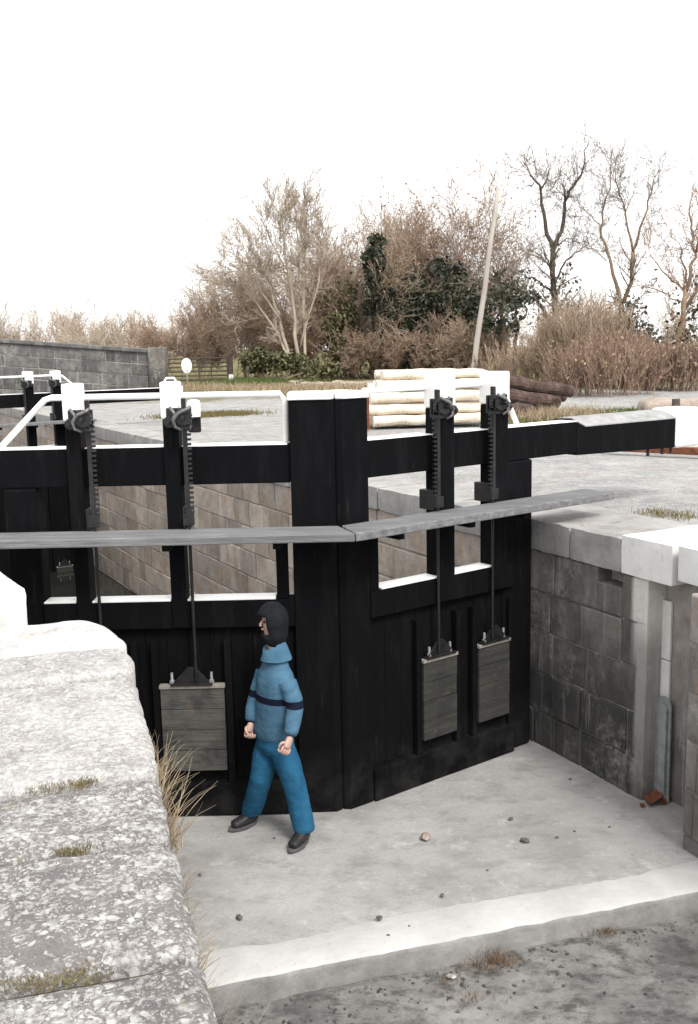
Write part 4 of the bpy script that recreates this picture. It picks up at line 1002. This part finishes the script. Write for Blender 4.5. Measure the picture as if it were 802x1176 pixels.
# rusty rail and pale plank below the beam end
a, b = atz(690, 517, GZ+.02), atz(850, 525, GZ+.02); mb = MB(); d = (b-a).normalized(); n = Vector((-d.y, d.x, 0))
mb.box((a+b)/2+Vector((0, 0, .05)), ((b-a).length/2, .05, .05), (d, n, Vector((0, 0, 1)))); solo(mb, 'rail', MAT['rust'], tuple((a+b)/2-Vector((0, 0, .0))), 'long rusty rail lying on the gravel under the beam end', 'rail', bevel=.008)
a, b = atz(715, 512, GZ+.02), atz(860, 513, GZ+.02); mb = MB(); d = (b-a).normalized(); n = Vector((-d.y, d.x, 0))
mb.box((a+b)/2+Vector((0, 0, .06)), ((b-a).length/2, .16, .06), (d, n, Vector((0, 0, 1)))); solo(mb, 'timber', MAT['pale_wood'], tuple((a+b)/2), 'pale sawn timber lying behind the rusty rail under the beam end', 'timber', bevel=.01)
p = atz(776, 478, GZ); q = at(777, 458, p.y); mb = MB(); mb.tube([(p.x, p.y, GZ-.1), (p.x, p.y, q.z)], .09, 8); solo(mb, 'stake', MAT['post_dark'], (p.x, p.y, GZ-.05), 'short brown wooden stake beyond the white beam end', 'stake', bevel=.01)
p = atz(800, 475, GZ); mb = MB(); rough_block(mb, (p.x-1.1, p.y-.3, GZ-.1), (2.6, 0, 0), (0, 1.2, 0), (0, 0, .42), (10, 8, 4), .18, .07, 3, 1.5); solo(mb, 'boulder', MAT['heap'], (p.x, p.y, GZ-.05), 'pale tan boulder behind the white beam end', 'boulder', smooth=True)

# dry grass, green verge (uncountable)
def field(name, pts, n, h, mat, label, r=.006, sp=.3, seed=1, segn=3, lean=None):
    rr_ = random.Random(seed); sg = []
    for (x, y, z_, k) in pts:
        c = atz(x, y, GZ) if z_ is None else Vector((x, y, z_))
        for _ in range(int(n*k)):
            q = c+Vector((rr_.gauss(0, sp), rr_.gauss(0, sp*.8), 0)); q.z = bankz(q.x, q.y); blades(sg, q, 1, h, .02, rr_, r, lean, segn)
    o = seg_mesh(name, sg, mat); return tag(o, label, 'grass', kind='stuff')
field('grass', [(650+8*i, 484-1.1*i, None, 1) for i in range(15)], 520, .16, MAT['grass_green'], 'green grass verge behind the right balance beam', .012, .7, 2)
field('grass', [(632, 482, None, 1), (645, 478, None, 1.2), (658, 476, None, 1)], 420, .35, MAT['grass_dry'], 'heap of bleached dry grass in front of the dark logs', .012, .5, 3)
field('grass', [(770, 590, None, 1), (755, 588, None, .7), (785, 592, None, .7)], 150, .07, MAT['moss'], 'small patch of dull grass on the gravel near the white coping', .003, .13, 4)
field('grass', [(215+10*i, 474-.6*i, None, 1) for i in range(6)], 520, .12, MAT['moss'], 'yellow-green grass patch on the bank behind the left gate', .01, .5, 6)
field('grass', [(205+12*i, 447, None, 1) for i in range(18)], 150, .30, MAT['grass_dry'], 'pale dry grass along the foot of the far hedge', .02, 1.2, 7)
field('grass', [(275+9*i, 442, None, 1) for i in range(7)], 300, .35, MAT['grass_green'], 'green verge right of the field gate', .02, 1.0, 8)
# rubble bank behind the yard
hb = MB(); rr_ = random.Random(4)
for i in range(420):
    px = 335+rr_.random()*108; c = atz(px, 446-rr_.random()*4, GZ); s = rr_.uniform(.07, .24)+.12*(rr_.random() < .1)
    rough_block(hb, (c.x-s, c.y+rr_.uniform(-1, 1.5), GZ-.1), (s*2, rr_.uniform(-.3, .3), 0), (0, s*1.3, 0), (0, 0, s*.9), (3, 3, 2), s*.3, s*.15, i, 2)
o = hb.build('rubble_bank', MAT['heap'], smooth=True); tag(o, 'low bank of tan rubble at the back of the gravel yard', 'rubble', kind='stuff')

# ------------------------------------------------------------------ parapet, field gate, sign, pole
pa, pb = at(-40, 430, 40), at(190, 436, 40)
par = thing('stone_parapet', ((pa.x+pb.x)/2, 40, GZ), 'grey stone parapet wall sloping down to the right at the left background', 'wall')
zt0, zt1 = at(-40, 386, 40).z, at(190, 402, 40).z; slope = (zt1-zt0)/(pb.x-pa.x)
m, bk = block_wall((pa.x, 40), (pb.x, 40), GZ-.5, zt0-.16, (0, -1), .44, 1.0, .45, seed=33, slope=slope, gap=.02, jit=.02)
child(m, 'ashlar_face', MAT['bridge'], par, bevel=.02); child(bk, 'mortar_bed', MAT['mortar'], par)
mb = MB(); mb.hexa([Vector((x, y, z+slope*(x-pa.x))) for z in (zt0-.158, zt0) for x, y in ((pa.x, 39.9), (pb.x+.03, 39.9), (pb.x+.03, 40.55), (pa.x, 40.55))]); child(mb, 'parapet_coping', MAT['bridge'], par, bevel=.03)
mb = MB(); mb.box((pb.x-.28, 40.15, (GZ-.5+zt1+.12)/2), (.33, .36, (zt1+.12-GZ+.5)/2)); child(mb, 'end_pier', MAT['ashlar_left'], par, bevel=.04)
g0, g1 = atz(192, 440, GZ), atz(268, 441, GZ); g1.y = g0.y = 52
fg = thing('field_gate', ((g0.x+g1.x)/2, 52, GZ), 'dark barred field gate beside the white round sign', 'gate')
X0, X1 = at(193, 440, 52).x, at(266, 440, 52).x
mb = MB()
for i in range(6): mb.tube([(X0, 52, GZ+.15+.22*i), (X1-.15, 52, GZ+.15+.22*i)], .045, 6)
for x in (X0, (X0+X1)/2, X1-.15): mb.tube([(x, 51.99, GZ+.1), (x, 51.99, GZ+1.3)], .05, 6)
child(mb, 'bars', MAT['post_dark'], fg)
mb = MB(); mb.box((X1, 52, GZ+.65), (.10, .10, .85)); po = child(mb, 'gate_post', MAT['post_dark'], fg, bevel=.015)
mb = MB(); mb.box((X1, 52, GZ+.05), (.11, .11, .35)); child(mb, 'painted_foot', MAT['white'], po, bevel=.015)
sp_ = at(214.5, 420, 50); sg_ = thing('round_sign', (sp_.x, 50, GZ), 'white oval sign on a thin pole in front of the field gate', 'sign')
mb = MB(); mb.tube([(sp_.x, 50, GZ-.1), (sp_.x, 50, sp_.z-.2)], .03, 8); child(mb, 'pole', MAT['grey_metal'], sg_)
mb = MB(); rot = Matrix.Rotation(R_(48), 3, 'Z')
ring = [(math.cos(2*math.pi*i/28)*.33, math.sin(2*math.pi*i/28)*.38) for i in range(28)]
mb.add([Vector((sp_.x, 50, sp_.z))+rot @ Vector((x, yy, z)) for yy in (-.015, .015) for x, z in ring], [tuple(range(28)), tuple(range(28, 56))]+[(i, (i+1) % 28, 28+(i+1) % 28, 28+i) for i in range(28)]); child(mb, 'disc', MAT['sign'], sg_)
p0, p1 = at(540.5, 449, 43), at(572.5, 215, 43.3); p0.z = GZ-.3
mb = MB(); mb.tube([p0.lerp(p1, i/8)+Vector((.02*math.sin(i*2), 0, 0)) for i in range(9)], [.135-.005*i for i in range(9)], 10); solo(mb, 'wooden_pole', MAT['pole'], tuple(Vector((p0.x, p0.y, GZ))), 'tall pale wooden pole leaning right behind the logs', 'pole', smooth=True)

# ------------------------------------------------------------------ trees and shrubs
def grow(segs, tips, p, d, L, r, lvl, rng, P):
    """P: dict(levels, wob, up, kids, ratio, ang, rmin)"""
    ns = 5 if lvl < 2 else 3; sl_ = L/ns; top = lvl >= P['levels']
    for k in range(ns):
        nd = (d+Vector((rng.gauss(0, P['wob']), rng.gauss(0, P['wob']), rng.gauss(0, P['wob'])+P['up']))).normalized()
        q = p+nd*sl_; f0, f1 = 1-.75*k/ns, 1-.75*(k+1)/ns
        segs.append((*p, *q, max(r*f0, P['rmin']), max(r*f1, P['rmin']*.8)))
        if not top and (k > 0 or lvl > 0):
            for _ in range(P['kids'][min(lvl, len(P['kids'])-1)]):
                if rng.random() < .8:
                    ax = nd.orthogonal().normalized(); ax.rotate(Quaternion(nd, rng.uniform(0, 6.28))); cd = nd.copy(); cd.rotate(Quaternion(ax, R_(rng.uniform(*P['ang']))))
                    grow(segs, tips, p.lerp(q, rng.random()), cd, L*P['ratio']*rng.uniform(.6, 1.15), max(r*f1*.55, P['rmin']), lvl+1, rng, P)
        p, d = q, nd
    tips.append(tuple(p))
BP = dict(levels=3, wob=.14, up=.05, kids=(3, 3, 2), ratio=.5, ang=(25, 60), rmin=.012)
def traced(limbs, D, rng, r_top=.04, depth=.9):
    """limbs traced as polylines of survey pixels with end radii, given real depth spread"""
    out = []
    for pts, r0, r1 in limbs:
        dy = rng.uniform(-depth, depth); P3 = []
        for i, (x, y) in enumerate(pts):
            f = i/max(1, len(pts)-1); P3.append(at(x, y, D+dy*f*1.4))
        out.append((P3, r0*.74, r1*.7))
    return out
def tree(name, label, limbs, D, trunk_mat, twig_mat, seed, twigs=14, tl=1.6, P=BP, ivy=None, gbase=None, group=None):
    rng = random.Random(seed); L3 = traced(limbs, D, rng)
    b = L3[0][0][0].copy(); b.z = GZ
    root = thing(name, tuple(b), label, 'tree', group)
    mb = MB(); segs = []; tips = []
    first = True
    for P3, r0, r1 in L3:
        if first: P3 = [Vector((P3[0].x, P3[0].y, GZ-.3))]+P3; first = False
        Q = []                                                # smooth + wobble
        for i in range(len(P3)-1):
            for k in range(3):
                q = P3[i].lerp(P3[i+1], k/3); Q.append(q+Vector((rng.gauss(0, .04), rng.gauss(0, .05), rng.gauss(0, .03))) if k else q)
        Q.append(P3[-1]); n = len(Q); mb.tube(Q, [r0+(r1-r0)*(i/(n-1)) for i in range(n)], 7)
        tot = sum((P3[i+1]-P3[i]).length for i in range(len(P3)-1))
        for _ in range(int(twigs*tot/3)):
            f = rng.uniform(.25, 1.0); i = min(int(f*(n-1)), n-2); p = Q[i].lerp(Q[i+1], rng.random()); d = (Q[i+1]-Q[i]).normalized()
            ax = d.orthogonal().normalized(); ax.rotate(Quaternion(d, rng.uniform(0, 6.28))); d.rotate(Quaternion(ax, R_(rng.uniform(25, 65))))
            grow(segs, tips, p, d, tl*rng.uniform(.5, 1.2), max(P['rmin'], r1*.5), 1, rng, P)
    child(mb, 'trunk', trunk_mat, root, smooth=True)
    if segs: seg_mesh('crown', segs, twig_mat, root)
    if ivy:
        pts = []
        for (x, y, sx, sy, k) in ivy:
            c = at(x, y, D)
            for _ in range(int(k)): pts.append((c.x+rng.gauss(0, sx), c.y+rng.gauss(0, sx), c.z+rng.gauss(0, sy)))
        quad_mesh('ivy', pts, .11, MAT['leaf_dark'], root)
    return root
BARE = dict(levels=3, wob=.16, up=.05, kids=(2, 2, 1), ratio=.55, ang=(20, 50), rmin=.008)
tree('bare_tree', 'dark bare tree with a forked top, nearest right of the leaning pole', [
    ([(640, 432), (638, 370), (636, 330), (635, 285)], .26, .17),
    ([(635, 285), (627, 262), (622, 235), (621, 218), (610, 202), (603, 188)], .15, .03), ([(621, 218), (630, 200), (633, 188)], .07, .02),
    ([(635, 285), (645, 266), (648, 245), (649, 231), (658, 215), (668, 200), (672, 180), (676, 162)], .15, .025), ([(649, 231), (645, 210)], .08, .03),
    ([(633, 368), (618, 348), (604, 336), (590, 332), (575, 324), (566, 306)], .15, .04), ([(634, 334), (620, 324), (600, 315), (575, 306)], .07, .02),
    ([(640, 320), (648, 303), (660, 290), (675, 281)], .08, .02), ([(635, 306), (627, 296), (624, 285)], .07, .03)], 48, MAT['bark_dark'], MAT['twig_grey'], 11, 13, 1.7, BARE,
    ivy=[(640, 400, .35, 1.2, 350), (648, 345, .35, .7, 160), (655, 360, .3, .3, 60), (598, 340, .8, .5, 260), (580, 345, .7, .8, 260)])
tree('bare_tree', 'tall bare tree dividing low into two long limbs, middle of the right trees', [
    ([(717, 410), (716, 375), (714, 350)], .24, .18), ([(714, 350), (704, 315), (698, 290), (690, 264), (694, 235), (701, 208), (702, 172)], .14, .025), ([(690, 264), (680, 248), (668, 238)], .05, .015),
    ([(716, 348), (725, 325), (727, 290)], .15, .12), ([(727, 290), (722, 266), (718, 240), (710, 215), (706, 193)], .09, .025), ([(727, 288), (735, 262), (744, 240), (750, 212), (758, 192)], .10, .025), ([(729, 308), (740, 293), (750, 280)], .05, .015), ([(697, 300), (686, 288), (670, 275)], .04, .015)],
    52, MAT['bark_tan'], MAT['twig_grey'], 12, 13, 1.7, BARE, ivy=[(718, 385, .35, 1.0, 300), (727, 370, .5, .8, 220), (708, 370, .3, .6, 120)])
tree('bare_tree', 'tan-barked bare tree at the right edge, trunk leaning right', [
    ([(768, 445), (775, 410), (783, 375), (788, 335)], .17, .14), ([(788, 335), (793, 305), (799, 290), (794, 262), (792, 240), (795, 220)], .11, .025), ([(788, 334), (772, 323), (757, 306), (745, 284)], .07, .018),
    ([(786, 350), (768, 338), (742, 330)], .05, .018), ([(788, 325), (785, 305), (780, 278)], .07, .02), ([(786, 355), (800, 335), (815, 305), (825, 270)], .12, .03), ([(800, 290), (806, 262), (815, 235)], .07, .02)],
    40, MAT['bark_tan'], MAT['twig_red'], 13, 12, 1.4, BARE, ivy=[(795, 370, .4, .8, 260), (782, 395, .25, .6, 100)])
PALE = dict(levels=3, wob=.13, up=.06, kids=(3, 3, 3), ratio=.52, ang=(18, 48), rmin=.010)
tree('pale_stemmed_tree', 'pale multi-stemmed bare tree with a fine fan of twigs, left of centre', [
    ([(342, 432), (341, 400), (337, 352), (331, 312), (326, 270), (322, 238)], .17, .03), ([(338, 425), (330, 400), (320, 362), (309, 325), (300, 308)], .15, .04), ([(346, 425), (350, 395), (349, 335), (351, 275), (354, 238)], .13, .03),
    ([(335, 415), (312, 372), (288, 338), (262, 312), (243, 300)], .09, .02), ([(337, 352), (345, 310), (341, 265), (338, 232)], .08, .02), ([(322, 368), (300, 335), (285, 300), (278, 275)], .07, .02), ([(345, 400), (362, 340), (372, 290), (378, 255)], .08, .02), ([(331, 312), (310, 275), (303, 250)], .05, .015)],
    50, MAT['bark_pale'], MAT['twig_pale'], 14, 6.5, 1.7, PALE)

def bush(name, label, px, py, D, rx, h, stems, twig_mat, seed, leaf=None, nleaf=0, lsize=.09, P=None, cat='shrub', group=None, twig_r=.012, spread=.55, zb=None, trunk=None, extra=None):
    """a many-stemmed shrub/thicket tree: stems from a base area, fine twigs, optional leaf clumps"""
    rng = random.Random(seed); b = at(px, py, D); b.z = GZ-.05 if zb is None else zb
    root = thing(name, tuple(b), label, cat, group)
    st = []; segs = []; tips = []
    PP = P or dict(levels=3, wob=.17, up=.05, kids=(2, 2, 2), ratio=.5, ang=(20, 55), rmin=twig_r)
    for _ in range(stems):
        a = rng.uniform(0, 6.28); q = b+Vector((math.cos(a)*rx*rng.random()**.6, math.sin(a)*rx*.6*rng.random()**.6, 0))
        out = (q-b)/max(rx, .01)*spread; d = Vector((out.x+rng.gauss(0, .15), out.y+rng.gauss(0, .15), 1)).normalized()
        hh = h*rng.uniform(.6, 1.05)*(1-.35*min(1, (q-b).length/rx)**2)
        grow(st if False else segs, tips, q, d, hh, rng.uniform(.4, 1)*max(.014, h*.008), 0, rng, PP)
    if trunk:
        mb = MB()
        for _ in range(trunk):
            q = b+Vector((rng.uniform(-.3, .3)*rx, rng.uniform(-.3, .3)*rx, -.2)); pts = [q]
            for k in range(6): q = q+Vector((rng.gauss(0, .12*h/6), rng.gauss(0, .12*h/6), h*.72/6)); pts.append(q)
            mb.tube(pts, [max(.03, h*.02*(1-.13*k)) for k in range(7)], 7)
        child(mb, 'trunk', MAT['bark_tan'], root, smooth=True)
    seg_mesh('crown' if cat == 'tree' else 'stems', segs, twig_mat, root)
    if leaf:
        T = np.array(tips); T = T[T[:, 2] < b[2]+.8*(T[:, 2].max()-b[2])]; ix = RNG.integers(0, len(T), nleaf); pts = T[ix]+RNG.normal(0, .16*max(1, h/5), (nleaf, 3)); quad_mesh('foliage', pts, lsize, leaf, root)
    return root
def ivytree(name, label, D, lobes, seed, leaf, lsize=.13, trunk=((0, 0),), cat='tree'):
    """evergreen / ivy-clad tree: leaf clumps in uneven lobes round a trunk. lobes: (px, py, rx, rz, n)"""
    rng = np.random.default_rng(seed); c0 = at(lobes[0][0], 440, D); b = (c0.x, D, GZ-.05)
    root = thing(name, b, label, cat); pts = []
    for (x, y, rx, rz, n) in lobes:
        c = at(x, y, D); nc = max(4, n//70)
        cc = rng.normal(size=(nc, 3)); cc /= np.linalg.norm(cc, axis=1, keepdims=True); cc *= (rng.random((nc, 1))**.45)
        cc = cc*np.array([rx, rx*.8, rz])+np.array(c)
        k = rng.integers(0, nc, n); pts.append(cc[k]+rng.normal(0, .24*min(1.3, rx), (n, 3)))
    quad_mesh('foliage', np.concatenate(pts), lsize, leaf, root, rng)
    mb = MB(); rr_ = random.Random(seed); top = max(at(l[0], l[1], D).z for l in lobes)
    for (x, y, *_r) in lobes[:5]:
        e = at(x, y, D); q0 = Vector((b[0]+rr_.uniform(-.4, .4), D, GZ-.2)); mb.tube([q0.lerp(e, i/6)+Vector((rr_.gauss(0, .1), rr_.gauss(0, .1), 0)) for i in range(7)], [.16-.02*i for i in range(7)], 7)
    child(mb, 'trunk', MAT['bark_tan'], root, smooth=True)
    return root
ivytree('ivy_clad_tree', 'dark green ivy-clad tree, narrow column at the centre of the wood', 53, [(437, 310, .75, 1.6, 1700), (436, 285, .5, .7, 500), (440, 350, .9, 1.4, 1500), (452, 385, 1.0, 1.2, 1100), (445, 420, 1.0, 1.0, 800)], 3, MAT['leaf_dark'])
ivytree('evergreen_tree', 'broad dark evergreen among brown twigs left of the leaning pole', 54.5, [(495, 350, 1.9, 2.2, 2600), (478, 385, 1.5, 1.5, 1800), (528, 365, 1.7, 2.0, 1900), (505, 405, 2.4, 1.2, 2200), (470, 335, 1.1, 1.2, 800), (545, 392, 1.5, 1.5, 1300), (520, 315, .9, .9, 300)], 4, MAT['leaf_dark'])
ivytree('olive_shrub', 'olive-yellow leafy shrub below the pale multi-stemmed tree', 49, [(305, 410, .9, .55, 900), (290, 415, .7, .45, 500), (335, 420, .8, .45, 700), (360, 425, 1.0, .4, 500)], 5, MAT['leaf_olive'], .11, cat='shrub')
ivytree('holly_shrub', 'rounded green shrub left of the ivy-clad tree', 54, [(395, 350, 1.1, 1.4, 600), (385, 380, 1.2, 1.2, 700), (400, 395, 1.0, .9, 500)], 6, MAT['leaf_olive'], .12, cat='shrub')
TW = dict(levels=3, wob=.17, up=.05, kids=(4, 3, 2), ratio=.48, ang=(20, 58), rmin=.0095)
WOOD = 'brown twiggy trees of the wood'
bush('twiggy_tree', 'brown twiggy tree right of the pale stems, level with their upper half', 385, 440, 57, 1.9, 7.4, 12, MAT['twig_tan'], 31, MAT['leaf_brown'], 1500, .06, TW, 'tree', WOOD, trunk=2)
bush('twiggy_tree', 'tallest brown twiggy tree, just left of the leaning pole top', 530, 440, 58, 2.1, 9.3, 13, MAT['twig_red'], 32, MAT['leaf_brown'], 4200, .07, TW, 'tree', WOOD, trunk=2)
bush('twiggy_tree', 'brown twiggy tree directly behind the dark ivy column', 455, 440, 60, 1.9, 8.0, 12, MAT['twig_tan'], 33, MAT['leaf_brown'], 2400, .065, TW, 'tree', WOOD, trunk=2)
bush('twiggy_tree', 'brown twiggy tree between the ivy column and the tallest brown tree', 490, 440, 59, 1.8, 8.4, 12, MAT['twig_tan'], 34, MAT['leaf_brown'], 3000, .065, TW, 'tree', WOOD, trunk=2)
bush('twiggy_tree', 'brown twiggy tree crowding the ivy column on its left side', 420, 440, 58, 1.7, 7.4, 11, MAT['twig_red'], 35, MAT['leaf_brown'], 1500, .06, TW, 'tree', WOOD, trunk=1)
bush('twiggy_tree', 'low brown twiggy tree left of the pale stems', 285, 440, 56, 2.2, 5.6, 13, MAT['twig_tan'], 36, MAT['leaf_brown'], 900, .06, TW, 'tree', WOOD, trunk=1)
ivytree('ragged_tree', 'ragged thin dark-leaved tree just right of the leaning pole, sky showing through', 50, [(578, 340, .8, .5, 420), (598, 345, .5, .4, 200), (566, 372, .6, .7, 300), (585, 372, .5, .4, 120), (572, 318, .4, .4, 90), (612, 340, .35, .3, 80)], 17, MAT['leaf_dark'], .10)
bush('twiggy_shrub', 'brown scrub behind the field gate', 230, 440, 60, 2.4, 4.4, 14, MAT['twig_red'], 38, None, 0, .08, TW)
bush('twiggy_shrub', 'brown scrub at the feet of the pale multi-stemmed tree', 355, 440, 54, 2.2, 3.4, 16, MAT['twig_red'], 39, MAT['leaf_brown'], 900, .08, TW)
bush('twiggy_shrub', 'brown undergrowth in front of the dark evergreen', 470, 440, 52, 2.6, 2.6, 18, MAT['twig_red'], 40, MAT['leaf_olive'], 900, .08, TW)
bush('twiggy_shrub', 'brown undergrowth at the foot of the leaning pole', 535, 440, 51, 2.0, 2.8, 14, MAT['twig_tan'], 41, MAT['leaf_brown'], 500, .08, TW)
REED = dict(levels=2, wob=.09, up=.10, kids=(2, 2), ratio=.42, ang=(10, 38), rmin=.0075)
bush('tan_thicket', 'upright tan thicket, tallest mass right of the dark logs', 668, 455, 38, 1.2, 2.9, 230, MAT['twig_tan'], 51, None, 0, .08, REED, spread=.35)
bush('tan_thicket', 'thin tan saplings directly right of the leaning pole', 592, 450, 42, 1.8, 1.6, 40, MAT['twig_tan'], 52, None, 0, .08, REED, spread=.15)
bush('tan_thicket', 'tan thicket at the foot of the forked dark tree', 632, 452, 41, 1.1, 1.9, 120, MAT['twig_tan'], 53, None, 0, .08, REED, spread=.25)
bush('bramble_thicket', 'red-brown brambles below the tall two-limbed tree', 712, 462, 36, 1.2, 1.7, 190, MAT['twig_red'], 54, MAT['leaf_brown'], 800, .06, REED, spread=.35)
bush('bramble_thicket', 'red-brown brambles nearest the right edge', 775, 462, 34, 1.5, 1.4, 210, MAT['twig_red'], 55, MAT['leaf_brown'], 900, .06, REED, spread=.35)
bush('bramble_thicket', 'low red-brown brambles in front of the tall tan thicket', 690, 465, 32, 1.7, 1.5, 170, MAT['twig_red'], 56, MAT['leaf_brown'], 600, .05, REED, spread=.35)
ivytree('evergreen_shrub', 'dark green shrub behind the right brambles', 46, [(735, 395, .9, 1.0, 700), (752, 405, .8, .7, 450), (720, 400, .7, 1.2, 500)], 8, MAT['leaf_dark'], .11, cat='shrub')
# far hedge trees on the left horizon
FAR = dict(levels=2, wob=.17, up=.05, kids=(3, 3), ratio=.5, ang=(20, 55), rmin=.017)
for i, (px, D, rx, h, lab) in enumerate(((15, 110, 5, 7.6, 'pale hazy hedgerow tree above the left end of the parapet'), (62, 112, 5, 8.2, 'pale hazy hedgerow tree above the middle of the parapet, left half'), (108, 108, 5, 7.0, 'pale hazy hedgerow tree above the middle of the parapet, right half'), (150, 95, 4, 6.8, 'brown hedgerow tree above the right end of the parapet'), (190, 92, 4, 5.6, 'brown hedgerow tree rising behind the parapet end pier'), (240, 88, 4, 6.6, 'brown hedgerow tree behind the white sign'), (-30, 110, 5, 7.0, 'pale hazy hedgerow tree at the left edge of the view'), (330, 95, 6, 7, 'brown far tree behind the pale stems'), (620, 95, 5, 6, 'far grey tree behind the forked dark tree'), (770, 95, 6, 6.5, 'far grey tree behind the right edge tree'))):
    bush('hedgerow_tree', lab, px, 430, D, rx, h*.82, 20, (MAT['twig_pale'], MAT['twig_pale'], MAT['twig_tan'])[i % 3], 60+i, None, 0, .1, FAR, 'tree', 'hedgerow trees on the horizon', twig_r=.017)
